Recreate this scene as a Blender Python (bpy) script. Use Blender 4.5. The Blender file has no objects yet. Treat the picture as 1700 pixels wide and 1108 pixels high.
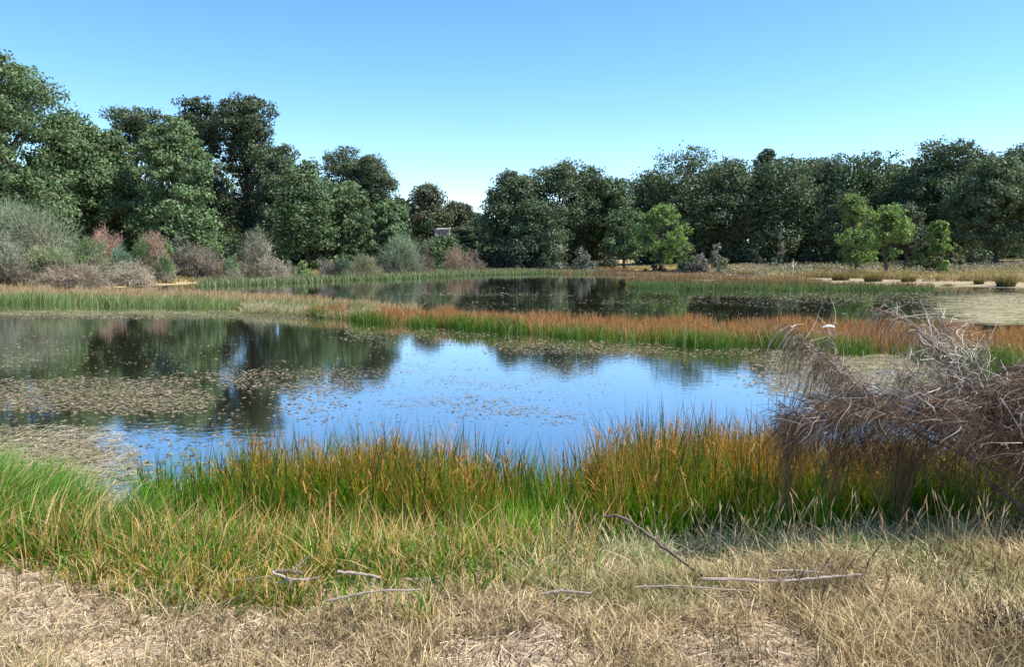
import bpy, math
import numpy as np

# ------------------------------------------------------------------ camera, world, sun, exposure
scene = bpy.context.scene
COL = scene.collection
R = math.radians
F = 1334.0                      # focal length of the photograph in its own pixels (1700 wide)
HORIZON = 418.0                 # row of the horizon
CAM_Z = 2.0                     # eye height above the water
PITCH = math.atan((554 - HORIZON) / F)

cam_data = bpy.data.cameras.new('camera')
cam_data.sensor_width = 36
cam_data.lens = 36 * F / 1700
cam_data.clip_start = 0.05
cam_data.clip_end = 6000
cam = bpy.data.objects.new('camera', cam_data)
COL.objects.link(cam)
cam.location = (0, 0, CAM_Z)
cam.rotation_euler = (R(90) - PITCH, 0, 0)
scene.camera = cam

SUN_EL, SUN_AZ = 52.0, 97.0     # azimuth clockwise from the view direction (+Y)
world = bpy.data.worlds.new('World')
scene.world = world
world.use_nodes = True
wn = world.node_tree
wn.nodes.clear()
sky = wn.nodes.new('ShaderNodeTexSky')
sky.sky_type = 'NISHITA'
sky.sun_disc = False
sky.sun_elevation = R(SUN_EL)
sky.sun_rotation = R(SUN_AZ)
sky.altitude = 700
sky.air_density = 1.0
sky.dust_density = 0.2
sky.ozone_density = 3.0
bg = wn.nodes.new('ShaderNodeBackground')
bg.inputs['Strength'].default_value = 0.135
wo = wn.nodes.new('ShaderNodeOutputWorld')
hs = wn.nodes.new('ShaderNodeHueSaturation')
hs.inputs['Saturation'].default_value = 1.24
hs.inputs['Hue'].default_value = 0.501
wn.links.new(sky.outputs['Color'], hs.inputs['Color'])
wn.links.new(hs.outputs['Color'], bg.inputs['Color'])
wn.links.new(bg.outputs['Background'], wo.inputs['Surface'])

sun_data = bpy.data.lights.new('sun', 'SUN')
sun_data.energy = 5.0
sun_data.angle = R(0.5)
sun_data.color = (1.0, 0.955, 0.88)
sun = bpy.data.objects.new('sun', sun_data)
COL.objects.link(sun)
sun.location = (20, 5, 30)
sun.rotation_euler = (R(90 - SUN_EL), 0, R(180 - SUN_AZ))

scene.view_settings.view_transform = 'Standard'
scene.view_settings.look = 'None'
scene.view_settings.exposure = 0.92
scene.view_settings.gamma = 1.0
scene.view_settings.use_curve_mapping = False
scene.cycles.use_denoising = True
scene.cycles.max_bounces = 8
scene.cycles.transparent_max_bounces = 4
scene.cycles.sample_clamp_indirect = 4.0

# ------------------------------------------------------------------ helpers
def rng(s):
    return np.random.default_rng(s)

def ray(px, py):
    x = (np.asarray(px, float) - 850) / F
    y = -(np.asarray(py, float) - 554) / F
    c, s = math.cos(PITCH), math.sin(PITCH)
    return x, c + y * s, -s + y * c          # world x, y, z of the ray

def at_z(px, py, z=0.0):
    dx, dy, dz = ray(px, py)
    t = (z - CAM_Z) / dz
    return np.stack([dx * t, dy * t, np.full_like(np.asarray(t, float), z) if np.ndim(t) else z], -1)

def at_d(px, py, D):
    dx, dy, dz = ray(px, py)
    t = D / dy
    return np.stack([dx * t, dy * t, CAM_Z + dz * t], -1)

def to_px(x, y, z):
    c, s = math.cos(PITCH), math.sin(PITCH)
    zz = z - CAM_Z
    d = y * c - zz * s
    v = y * s + zz * c
    return 850 + F * x / d, 554 - F * v / d

_T = rng(7).random((512, 512))
def vnoise(x, y):
    x = np.asarray(x, float); y = np.asarray(y, float)
    xi = np.floor(x).astype(int); yi = np.floor(y).astype(int)
    fx = x - xi; fy = y - yi
    fx = fx * fx * (3 - 2 * fx); fy = fy * fy * (3 - 2 * fy)
    a = _T[xi & 511, yi & 511]; b = _T[(xi + 1) & 511, yi & 511]
    c = _T[xi & 511, (yi + 1) & 511]; d = _T[(xi + 1) & 511, (yi + 1) & 511]
    return (a * (1 - fx) + b * fx) * (1 - fy) + (c * (1 - fx) + d * fx) * fy

def fbm(x, y, o=4):
    s = 0; a = 0.5; n = 0
    for k in range(o):
        s = s + a * vnoise(x * 2 ** k + 17.3 * k, y * 2 ** k + 5.1 * k); n += a; a *= 0.5
    return s / n

def sstep(a, b, x):
    t = np.clip((x - a) / (b - a), 0, 1)
    return t * t * (3 - 2 * t)

def unit(v):
    return v / np.maximum(np.linalg.norm(v, axis=-1, keepdims=True), 1e-9)

def link_mesh(name, V, faces, mat, col=None, parent=None, attrs=None, smooth=False, normals=None):
    """V (n,3); faces: list of int arrays (m,k)."""
    me = bpy.data.meshes.new(name)
    V = np.ascontiguousarray(V, np.float32)
    faces = [np.asarray(f, np.int32) for f in faces if len(f)]
    me.vertices.add(len(V))
    me.vertices.foreach_set('co', V.ravel())
    tot = np.concatenate([np.full(len(f), f.shape[1], np.int32) for f in faces])
    idx = np.concatenate([f.ravel() for f in faces])
    me.loops.add(len(idx))
    me.loops.foreach_set('vertex_index', idx)
    me.polygons.add(len(tot))
    st = np.concatenate([[0], np.cumsum(tot)[:-1]]).astype(np.int32)
    me.polygons.foreach_set('loop_start', st)
    me.polygons.foreach_set('loop_total', tot)
    me.polygons.foreach_set('use_smooth', np.full(len(tot), smooth))
    if col is not None:
        c = np.ones((len(V), 4), np.float32)
        c[:, :3] = np.clip(col, 0, 1)
        a = me.color_attributes.new('Col', 'FLOAT_COLOR', 'POINT')
        a.data.foreach_set('color', c.ravel())
    for k, v in (attrs or {}).items():
        a = me.attributes.new(k, 'FLOAT', 'POINT')
        a.data.foreach_set('value', np.asarray(v, np.float32))
    me.update(calc_edges=True)
    me.materials.append(mat)
    o = bpy.data.objects.new(name, me)
    COL.objects.link(o)
    if parent is not None:
        o.parent = parent
    return o

def tag(o, label=None, cat=None, group=None, kind=None):
    if label: o['label'] = label
    if cat: o['category'] = cat
    if group: o['group'] = group
    if kind: o['kind'] = kind
    return o

def empty(name, loc, label, cat, group=None):
    o = bpy.data.objects.new(name, None)
    COL.objects.link(o)
    o.location = [float(v) for v in loc]
    o.empty_display_size = 0.3
    return tag(o, label, cat, group)

# ---- materials
def mat_base(name):
    m = bpy.data.materials.new(name)
    m.use_nodes = True
    nt = m.node_tree
    nt.nodes.clear()
    return m, nt, nt.nodes.new('ShaderNodeOutputMaterial')

def attr_mat(name, rough=0.6, transl=0.35, spec=0.3, noise=0.0, nscale=20.0, tcol=(1.0, 1.0, 0.6)):
    """colour from the mesh's own colour attribute; thin leaves let some sun through"""
    m, nt, out = mat_base(name)
    N, L = nt.nodes, nt.links
    at = N.new('ShaderNodeAttribute'); at.attribute_name = 'Col'
    colsock = at.outputs['Color']
    if noise > 0:
        tx = N.new('ShaderNodeTexNoise'); tx.inputs['Scale'].default_value = nscale
        tx.inputs['Detail'].default_value = 4
        geo = N.new('ShaderNodeNewGeometry')
        L.new(geo.outputs['Position'], tx.inputs['Vector'])
        mr = N.new('ShaderNodeMapRange')
        mr.inputs['To Min'].default_value = 1 - noise; mr.inputs['To Max'].default_value = 1 + noise
        L.new(tx.outputs['Fac'], mr.inputs['Value'])
        vm = N.new('ShaderNodeVectorMath'); vm.operation = 'SCALE'
        L.new(colsock, vm.inputs[0]); L.new(mr.outputs['Result'], vm.inputs['Scale'])
        colsock = vm.outputs['Vector']
    p = N.new('ShaderNodeBsdfPrincipled')
    p.inputs['Roughness'].default_value = rough
    p.inputs['Specular IOR Level'].default_value = spec
    L.new(colsock, p.inputs['Base Color'])
    if transl > 0:
        t = N.new('ShaderNodeBsdfTranslucent')
        vm2 = N.new('ShaderNodeVectorMath'); vm2.operation = 'MULTIPLY'
        vm2.inputs[1].default_value = tcol
        L.new(colsock, vm2.inputs[0]); L.new(vm2.outputs['Vector'], t.inputs['Color'])
        mx = N.new('ShaderNodeMixShader'); mx.inputs['Fac'].default_value = transl
        L.new(p.outputs[0], mx.inputs[1]); L.new(t.outputs[0], mx.inputs[2])
        L.new(mx.outputs[0], out.inputs['Surface'])
    else:
        L.new(p.outputs[0], out.inputs['Surface'])
    return m

M_LEAF = attr_mat('oak_leaf', 0.55, 0.2, 0.25, tcol=(1.0, 1.2, 0.5))
M_YOUNG = attr_mat('young_leaf', 0.5, 0.4, 0.3, tcol=(1.1, 1.25, 0.6))
M_GRASS = attr_mat('grass_blade', 0.6, 0.3, 0.12, tcol=(1.2, 1.1, 0.5))
M_DRY = attr_mat('dry_grass_blade', 0.7, 0.33, 0.15, tcol=(1.1, 1.0, 0.8))
M_TWIG = attr_mat('dead_twig', 0.75, 0.0, 0.2)
M_BARK = attr_mat('bark', 0.9, 0.0, 0.1, noise=0.45, nscale=9)
M_PAD = attr_mat('floating_leaf', 0.55, 0.1, 0.3)
M_BROOM = attr_mat('broom_shoot', 0.6, 0.2, 0.2, tcol=(1.1, 1.2, 0.6))

# ---- mesh builders
def ribbons(P, W, side, C):
    """P (N,K,3) centre lines, W (N,K) half widths, side (N,3), C (N,K,3) colours -> V, F, C"""
    N, K, _ = P.shape
    off = side[:, None, :] * W[..., None]
    V = np.stack([P - off, P + off], 2).reshape(-1, 3)
    CC = np.repeat(C.reshape(N * K, 3), 2, 0)
    base = (np.arange(N) * K * 2)[:, None] + (np.arange(K - 1) * 2)[None, :]
    Fq = np.stack([base, base + 1, base + 3, base + 2], -1).reshape(-1, 4)
    return V, Fq, CC

def blades(x, y, z, h, wid, r, lean=0.25, bend=0.3, K=4, c0=None, c1=None, cpow=1.2, az=None, azs=None, maxtilt=None):
    """upright blades; c0 (N,3) root colour, c1 (N,3) tip colour"""
    N = len(x)
    t = np.linspace(0, 1, K)[None, :]
    a = r.random(N) * 2 * np.pi if az is None else az + (azs or 0.6) * r.standard_normal(N)
    ln = np.abs(r.standard_normal(N)) * lean
    bd = np.abs(r.standard_normal(N)) * bend
    if maxtilt: ln = np.minimum(ln, maxtilt)
    H = (ln[:, None] * t + bd[:, None] * t ** 2.2)
    up = t * (1 - 0.25 * H)
    P = np.empty((N, K, 3))
    P[..., 0] = x[:, None] + np.cos(a)[:, None] * H * h[:, None]
    P[..., 1] = y[:, None] + np.sin(a)[:, None] * H * h[:, None]
    P[..., 2] = z[:, None] + up * h[:, None] / np.sqrt(1 + 0.5 * ln[:, None] ** 2)
    W = wid[:, None] * (1 - t ** 2.5 * 0.92)
    sa = r.random(N) * np.pi
    side = np.stack([np.cos(sa), np.sin(sa) * 0.6, np.zeros(N)], -1)
    tt = (t ** cpow)[..., None]
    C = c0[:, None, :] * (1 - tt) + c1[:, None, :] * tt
    return ribbons(P, W, side, C)

class Batch:
    def __init__(s): s.V = []; s.F = {}; s.C = []; s.n = 0
    def add(s, V, F_, C):
        s.V.append(V); s.C.append(C)
        s.F.setdefault(F_.shape[1], []).append(F_ + s.n); s.n += len(V)
        return s
    def build(s, name, mat, parent=None, smooth=False):
        return link_mesh(name, np.concatenate(s.V), [np.concatenate(f) for f in s.F.values()], mat, np.concatenate(s.C), parent, smooth=smooth)

def tubes(P, Rr, C, sides=4):
    """P (N,K,3), Rr (N,K), C (N,K,3)"""
    N, K, _ = P.shape
    T = np.empty_like(P)
    T[:, 1:-1] = P[:, 2:] - P[:, :-2]; T[:, 0] = P[:, 1] - P[:, 0]; T[:, -1] = P[:, -1] - P[:, -2]
    T = unit(T)
    ref = np.zeros((N, 1, 3)); m = np.abs(unit(P[:, -1] - P[:, 0])[:, 2]) > 0.8
    ref[..., 2] = 1; ref[m] = (1, 0, 0)
    U = unit(np.cross(T, np.broadcast_to(ref, T.shape))); Vv = np.cross(T, U)
    a = np.arange(sides) / sides * 2 * np.pi
    V = P[:, :, None, :] + Rr[:, :, None, None] * (np.cos(a)[None, None, :, None] * U[:, :, None, :] + np.sin(a)[None, None, :, None] * Vv[:, :, None, :])
    base = (np.arange(N) * K * sides)[:, None, None] + (np.arange(K - 1) * sides)[None, :, None]
    j = np.arange(sides)[None, None, :]; j2 = (j + 1) % sides
    F_ = np.stack([base + j, base + j2, base + sides + j2, base + sides + j], -1).reshape(-1, 4)
    return V.reshape(-1, 3), F_, np.repeat(C.reshape(-1, 3), sides, 0)

def smooth_line(pts, K, wob=0.0, r=None):
    pts = np.asarray(pts, float)
    s = np.concatenate([[0], np.cumsum(np.linalg.norm(np.diff(pts, axis=0), axis=1))])
    u = np.linspace(0, s[-1], K)
    q = np.stack([np.interp(u, s, pts[:, i]) for i in range(3)], -1)
    for _ in range(2):
        q[1:-1] = 0.25 * q[:-2] + 0.5 * q[1:-1] + 0.25 * q[2:]
    if wob and r is not None:
        q[1:-1] += r.standard_normal((K - 2, 3)) * wob
    return q

def limb_tube(pts, r0, r1, col, K=10, sides=7, wob=0.0, r=None, taper=1.0):
    q = smooth_line(pts, K, wob, r)
    rr = r0 + (r1 - r0) * np.linspace(0, 1, K) ** taper
    if r is not None: rr = rr * (1 + 0.12 * r.standard_normal(K))
    C = np.broadcast_to(np.asarray(col), (K, 3))
    return tubes(q[None], rr[None], C[None].copy(), sides)

def leaves(P, Nn, size, C, r, aspect=0.62):
    """bent diamond leaves at P facing about Nn"""
    N = len(P)
    Nn = unit(Nn + 0.75 * r.standard_normal((N, 3)))
    U = unit(np.cross(Nn, r.standard_normal((N, 3)))); W = np.cross(Nn, U)
    s = size[:, None]
    b = 0.25 * s * Nn
    V = np.stack([P - U * s, P + W * s * aspect + b * r.random((N, 1)), P + U * s, P - W * s * aspect + b * r.random((N, 1))], 1).reshape(-1, 3)
    F_ = np.arange(N * 4).reshape(-1, 4)
    return V, F_, np.repeat(C, 4, 0)

# ------------------------------------------------------------------ the pond's outline and the ground
def pw(lst):
    return np.array([[(p - 850) / F * d, d] for p, d in lst])

POND = pw([(-900, 7.2), (-200, 6.9), (0, 6.7), (120, 6.5), (230, 5.9), (300, 5.55), (420, 5.35), (700, 5.3), (960, 5.3), (1200, 5.45),
           (1450, 5.7), (1650, 5.9), (1900, 6.5), (2300, 9), (2300, 16), (2200, 26), (2000, 34), (1750, 42), (1560, 48), (1400, 54),
           (1200, 62), (1080, 72), (1000, 80), (900, 86), (800, 87), (720, 82), (640, 74), (560, 66), (450, 58), (330, 51),
           (200, 45), (80, 41), (0, 39), (-150, 37), (-400, 34), (-800, 26), (-1100, 14)])

def sd_pond(x, y):
    """signed distance, positive on land"""
    x = np.asarray(x, float); y = np.asarray(y, float)
    d = np.full(x.shape, 1e9); inside = np.zeros(x.shape, bool)
    A = POND; B = np.roll(POND, -1, 0)
    for (ax, ay), (bx, by) in zip(A, B):
        ex, ey = bx - ax, by - ay
        t = np.clip(((x - ax) * ex + (y - ay) * ey) / (ex * ex + ey * ey), 0, 1)
        d = np.minimum(d, np.hypot(x - ax - t * ex, y - ay - t * ey))
        c = ((ay > y) != (by > y)) & (x < (bx - ax) * (y - ay) / (by - ay + 1e-12) + ax)
        inside ^= c
    return np.where(inside, -d, d)

def ground(x, y):
    x = np.asarray(x, float); y = np.asarray(y, float)
    s = sd_pond(x, y)
    near = sstep(14, 9, y)
    zn = 0.40 * sstep(-0.1, 1.9, s) + 0.02 * sstep(1.5, 3, s)
    left = sstep(0, -8, x) * sstep(20, 30, y)
    zf = 0.022 * np.clip(s, 0, 90) + 0.75 * left * sstep(0, 9, s) + 0.25 * sstep(0, 4, s) * (1 - left) * sstep(12, 2, x) \
        + 0.010 * np.clip(s - 90, 0, 4000)
    z = near * zn + (1 - near) * zf
    bump = (fbm(x * 0.35, y * 0.35, 3) - 0.5) * 0.25 * (1 - near) * sstep(0, 6, s) + (fbm(x * 2.2, y * 2.2, 4) - 0.5) * 0.09 * near * sstep(0, 1, s)
    z = z + bump
    return np.where(s < 0, -0.5 * sstep(0, 2.5, -s) - 0.02, z + 0.012)

def srange(a, b, n, p):
    t = np.linspace(-1, 1, n)
    t = np.sign(t) * np.abs(t) ** p
    return np.where(t < 0, -a * t * -1 if False else t * -a, t * b)

def make_ground():
    ys = np.concatenate([np.linspace(-30, 1.8, 30), np.linspace(1.9, 7.5, 190), np.geomspace(7.6, 130, 230), np.geomspace(133, 3500, 40)])
    xs0 = np.linspace(-1, 1, 321)
    xs = np.sign(xs0) * (np.abs(xs0) * 6.0 + np.abs(xs0) ** 3 * 60 + np.abs(xs0) ** 9 * 3400)
    X, Y = np.meshgrid(xs, ys)
    Z = ground(X, Y)
    nx, ny = len(xs), len(ys)
    i = np.arange(ny - 1)[:, None] * nx + np.arange(nx - 1)[None, :]
    Fq = np.stack([i, i + 1, i + 1 + nx, i + nx], -1).reshape(-1, 4)
    s = sd_pond(X, Y)
    n1 = fbm(X * 0.5, Y * 0.5, 4); n2 = fbm(X * 3 + 9, Y * 3, 4)
    soil = np.array([0.37, 0.29, 0.21]); straw = np.array([0.40, 0.31, 0.17]); dark = np.array([0.10, 0.075, 0.05])
    green = np.array([0.14, 0.14, 0.05]); sand = np.array([0.29, 0.23, 0.145]); mud = np.array([0.06, 0.05, 0.035])
    near = sstep(14, 9, Y)[..., None]
    cn = soil * (0.75 + 0.5 * n2[..., None])
    k = sstep(0.45, 0.6, n1)[..., None]; cn = cn * (1 - k * 0.5) + straw * k * 0.5
    k = sstep(1.9, 0.6, s)[..., None]; cn = cn * (1 - k) + dark * k
    cf = straw * (0.8 + 0.4 * n2[..., None])
    k = sstep(0.42, 0.62, n1)[..., None] * sstep(4, 14, s)[..., None]; cf = cf * (1 - k * 0.6) + green * k * 0.6
    k = (sstep(8, 1, s + 9 * (n1 - 0.5) + 3 * (n2 - 0.5)) * sstep(2, 10, X))[..., None]; cf = cf * (1 - k) + sand * k
    c = near * cn + (1 - near) * cf
    k = sstep(0.15, -0.2, s)[..., None]; c = c * (1 - k) + mud * k
    m, nt, out = mat_base('ground_soil')
    N, L = nt.nodes, nt.links
    at = N.new('ShaderNodeAttribute'); at.attribute_name = 'Col'
    geo = N.new('ShaderNodeNewGeometry')
    t1 = N.new('ShaderNodeTexNoise'); t1.inputs['Scale'].default_value = 14; t1.inputs['Detail'].default_value = 8; t1.inputs['Roughness'].default_value = 0.7
    t2 = N.new('ShaderNodeTexNoise'); t2.inputs['Scale'].default_value = 90; t2.inputs['Detail'].default_value = 5
    L.new(geo.outputs['Position'], t1.inputs['Vector']); L.new(geo.outputs['Position'], t2.inputs['Vector'])
    ad = N.new('ShaderNodeMath'); ad.operation = 'ADD'; L.new(t1.outputs['Fac'], ad.inputs[0]); L.new(t2.outputs['Fac'], ad.inputs[1])
    mr = N.new('ShaderNodeMapRange'); mr.inputs['From Min'].default_value = 0.6; mr.inputs['From Max'].default_value = 1.4
    mr.inputs['To Min'].default_value = 0.55; mr.inputs['To Max'].default_value = 1.35
    L.new(ad.outputs[0], mr.inputs['Value'])
    vm = N.new('ShaderNodeVectorMath'); vm.operation = 'SCALE'
    L.new(at.outputs['Color'], vm.inputs[0]); L.new(mr.outputs[0], vm.inputs['Scale'])
    p = N.new('ShaderNodeBsdfPrincipled'); p.inputs['Roughness'].default_value = 0.95; p.inputs['Specular IOR Level'].default_value = 0.1
    L.new(vm.outputs[0], p.inputs['Base Color'])
    bp = N.new('ShaderNodeBump'); bp.inputs['Strength'].default_value = 0.6; bp.inputs['Distance'].default_value = 0.02
    L.new(ad.outputs[0], bp.inputs['Height']); L.new(bp.outputs[0], p.inputs['Normal'])
    L.new(p.outputs[0], out.inputs['Surface'])
    o = link_mesh('ground', np.stack([X, Y, Z], -1).reshape(-1, 3), [Fq], m, c.reshape(-1, 3), smooth=True)
    tag(o, kind='structure')

make_ground()

# regions of floating growth on the water, given as soft boxes in photograph pixels on the plane z = 0
PADS = [  # x0, x1, y0, y1, density, soft_x, soft_y
    (-400, 560, 516, 531, 1.0, 60, 5), (-400, 120, 560, 612, 0.50, 60, 14), (100, 330, 545, 600, 0.10, 60, 14),
    (-400, 352, 632, 684, 0.95, 70, 16), (340, 480, 608, 656, 0.75, 60, 14), (400, 680, 606, 656, 0.6, 70, 16), (-200, 420, 560, 720, 0.12, 60, 20),
    (440, 620, 640, 664, 0.40, 60, 9), (520, 980, 596, 700, 0.30, 110, 26), (640, 900, 640, 694, 0.22, 90, 14),
    (430, 700, 660, 710, 0.12, 60, 14), (560, 860, 546, 574, 0.55, 60, 8), (820, 1130, 566, 592, 0.85, 60, 8),
    (850, 1010, 590, 636, 0.55, 40, 12), (1040, 1330, 578, 592, 0.7, 60, 6), (1100, 1320, 606, 616, 0.35, 60, 6),
    (1150, 1400, 625, 640, 0.2, 60, 8), (1240, 1600, 566, 650, 0.9, 50, 18), (-100, 460, 700, 745, 0.10, 60, 10), (-400, 200, 712, 800, 0.5, 90, 20),
    (180, 330, 745, 800, 0.35, 40, 20),
    (560, 1500, 470, 520, 0.30, 80, 8), (640, 960, 486, 492, 0.8, 60, 3), (900, 1400, 497, 508, 0.6, 90, 5), (1250, 2200, 466, 505, 1.0, 120, 8)]
def pad_density(px, py):
    d = np.zeros(np.shape(px))
    for x0, x1, y0, y1, k, sx, sy in PADS:
        d = np.maximum(d, k * sstep(x0 - sx, x0 + sx, px) * sstep(x1 + sx, x1 - sx, px) * sstep(y0 - sy, y0 + sy, py) * sstep(y1 + sy, y1 - sy, py))
    return d
SCUM = [(-400, 560, 512, 528, 0.56, 60, 6), (-400, 200, 725, 850, 0.66, 70, 22), (200, 360, 790, 850, 0.6, 40, 20), (1290, 1560, 568, 665, 0.62, 60, 24), (1480, 2400, 482, 545, 0.68, 170, 14),
        (1120, 2400, 462, 478, 0.9, 110, 6), (600, 2300, 478, 514, 0.42, 100, 8), (760, 1150, 456, 464, 0.5, 60, 4), (860, 1180, 572, 588, 0.45, 60, 8), (-300, 330, 636, 684, 0.52, 50, 14)]

def make_water():
    ys = np.concatenate([np.linspace(4.5, 9, 90), np.geomspace(9.05, 92, 260)])
    t = np.linspace(-1, 1, 301)
    X = t[None, :] * (ys[:, None] * 1.15 + 4); Y = np.broadcast_to(ys[:, None], X.shape)
    nx, ny = X.shape[1], X.shape[0]
    i = np.arange(ny - 1)[:, None] * nx + np.arange(nx - 1)[None, :]
    Fq = np.stack([i, i + 1, i + 1 + nx, i + nx], -1).reshape(-1, 4)
    px, py = to_px(X, Y, 0.0)
    s = np.zeros(X.shape)
    for x0, x1, y0, y1, k, sx, sy in SCUM:
        s = np.maximum(s, k * sstep(x0 - sx, x0 + sx, px) * sstep(x1 + sx, x1 - sx, px) * sstep(y0 - sy, y0 + sy, py) * sstep(y1 + sy, y1 - sy, py))
    m, nt, out = mat_base('pond_water')
    N, L = nt.nodes, nt.links
    geo = N.new('ShaderNodeNewGeometry')
    # ripples
    mp = N.new('ShaderNodeMapping'); mp.inputs['Scale'].default_value = (3.0, 5.0, 1)
    L.new(geo.outputs['Position'], mp.inputs['Vector'])
    n1 = N.new('ShaderNodeTexNoise'); n1.inputs['Scale'].default_value = 1.6; n1.inputs['Detail'].default_value = 3
    L.new(mp.outputs[0], n1.inputs['Vector'])
    bp = N.new('ShaderNodeBump'); bp.inputs['Strength'].default_value = 0.10; bp.inputs['Distance'].default_value = 0.010
    L.new(n1.outputs['Fac'], bp.inputs['Height'])
    gl = N.new('ShaderNodeBsdfGlossy'); gl.inputs['Roughness'].default_value = 0.035
    gl.inputs['Color'].default_value = (0.97, 0.98, 1, 1)
    L.new(bp.outputs[0], gl.inputs['Normal'])
    df = N.new('ShaderNodeBsdfDiffuse'); df.inputs['Color'].default_value = (0.024, 0.022, 0.012, 1)
    fr = N.new('ShaderNodeFresnel'); fr.inputs['IOR'].default_value = 1.33
    L.new(bp.outputs[0], fr.inputs['Normal'])
    mx = N.new('ShaderNodeMixShader')
    pwn = N.new('ShaderNodeMath'); pwn.operation = 'POWER'; pwn.inputs[1].default_value = 0.28; L.new(fr.outputs[0], pwn.inputs[0]); L.new(pwn.outputs[0], mx.inputs[0]); L.new(df.outputs[0], mx.inputs[1]); L.new(gl.outputs[0], mx.inputs[2])
    # algae scum, broken up by noise
    at = N.new('ShaderNodeAttribute'); at.attribute_name = 'scum'
    mp2 = N.new('ShaderNodeMapping'); mp2.inputs['Scale'].default_value = (0.35, 1.3, 1)
    L.new(geo.outputs['Position'], mp2.inputs['Vector'])
    n2 = N.new('ShaderNodeTexNoise'); n2.inputs['Scale'].default_value = 2.2; n2.inputs['Detail'].default_value = 9; n2.inputs['Roughness'].default_value = 0.72
    L.new(mp2.outputs[0], n2.inputs['Vector'])
    ad = N.new('ShaderNodeMath'); ad.operation = 'ADD'; L.new(at.outputs['Fac'], ad.inputs[0]); L.new(n2.outputs['Fac'], ad.inputs[1])
    mr = N.new('ShaderNodeMapRange'); mr.inputs['From Min'].default_value = 1.0; mr.inputs['From Max'].default_value = 1.2
    L.new(ad.outputs[0], mr.inputs['Value'])
    cr = N.new('ShaderNodeValToRGB')
    cr.color_ramp.elements[0].color = (0.13, 0.13, 0.06, 1); cr.color_ramp.elements[1].color = (0.34, 0.285, 0.17, 1)
    cr.color_ramp.elements[0].position = 0.35; cr.color_ramp.elements[1].position = 0.65
    n3 = N.new('ShaderNodeTexNoise'); n3.inputs['Scale'].default_value = 5; n3.inputs['Detail'].default_value = 7
    L.new(geo.outputs['Position'], n3.inputs['Vector']); L.new(n3.outputs['Fac'], cr.inputs[0])
    p = N.new('ShaderNodeBsdfPrincipled'); p.inputs['Roughness'].default_value = 0.9; p.inputs['Specular IOR Level'].default_value = 0.1
    L.new(cr.outputs[0], p.inputs['Base Color'])
    bp2 = N.new('ShaderNodeBump'); bp2.inputs['Distance'].default_value = 0.01; bp2.inputs['Strength'].default_value = 0.6
    L.new(n2.outputs['Fac'], bp2.inputs['Height']); L.new(bp2.outputs[0], p.inputs['Normal'])
    mx2 = N.new('ShaderNodeMixShader')
    L.new(mr.outputs[0], mx2.inputs[0]); L.new(mx.outputs[0], mx2.inputs[1]); L.new(p.outputs[0], mx2.inputs[2])
    L.new(mx2.outputs[0], out.inputs['Surface'])
    o = link_mesh('water', np.stack([X, Y, np.zeros(X.shape)], -1).reshape(-1, 3), [Fq], m, attrs={'scum': s.ravel()}, smooth=True)
    tag(o, kind='structure')
make_water()

# ------------------------------------------------------------------ trees
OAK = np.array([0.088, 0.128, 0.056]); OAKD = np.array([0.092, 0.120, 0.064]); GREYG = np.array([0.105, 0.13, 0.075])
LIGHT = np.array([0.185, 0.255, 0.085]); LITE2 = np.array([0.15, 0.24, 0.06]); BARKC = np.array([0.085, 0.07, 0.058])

def envelope(kind, t):
    if kind == 'oak':    return np.sin(np.pi * np.clip(t * 0.80 + 0.17, 0, 1)) ** 0.55
    if kind == 'bushy':  return np.clip(1 - t ** 2.6, 0, 1) ** 0.6 * (0.86 + 0.14 * t)
    if kind == 'tall':   return np.clip(1 - max(t - 0.72, 0) ** 2 * 7, 0, 1) * (0.55 + 0.45 * min(t * 1.4, 1))
    if kind == 'pine':   return np.sin(np.pi * np.clip(t * 0.72 + 0.24, 0, 1)) ** 0.5
    if kind == 'poplar': return np.sin(np.pi * np.clip(t * 0.86 + 0.10, 0, 1)) ** 0.7

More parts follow.
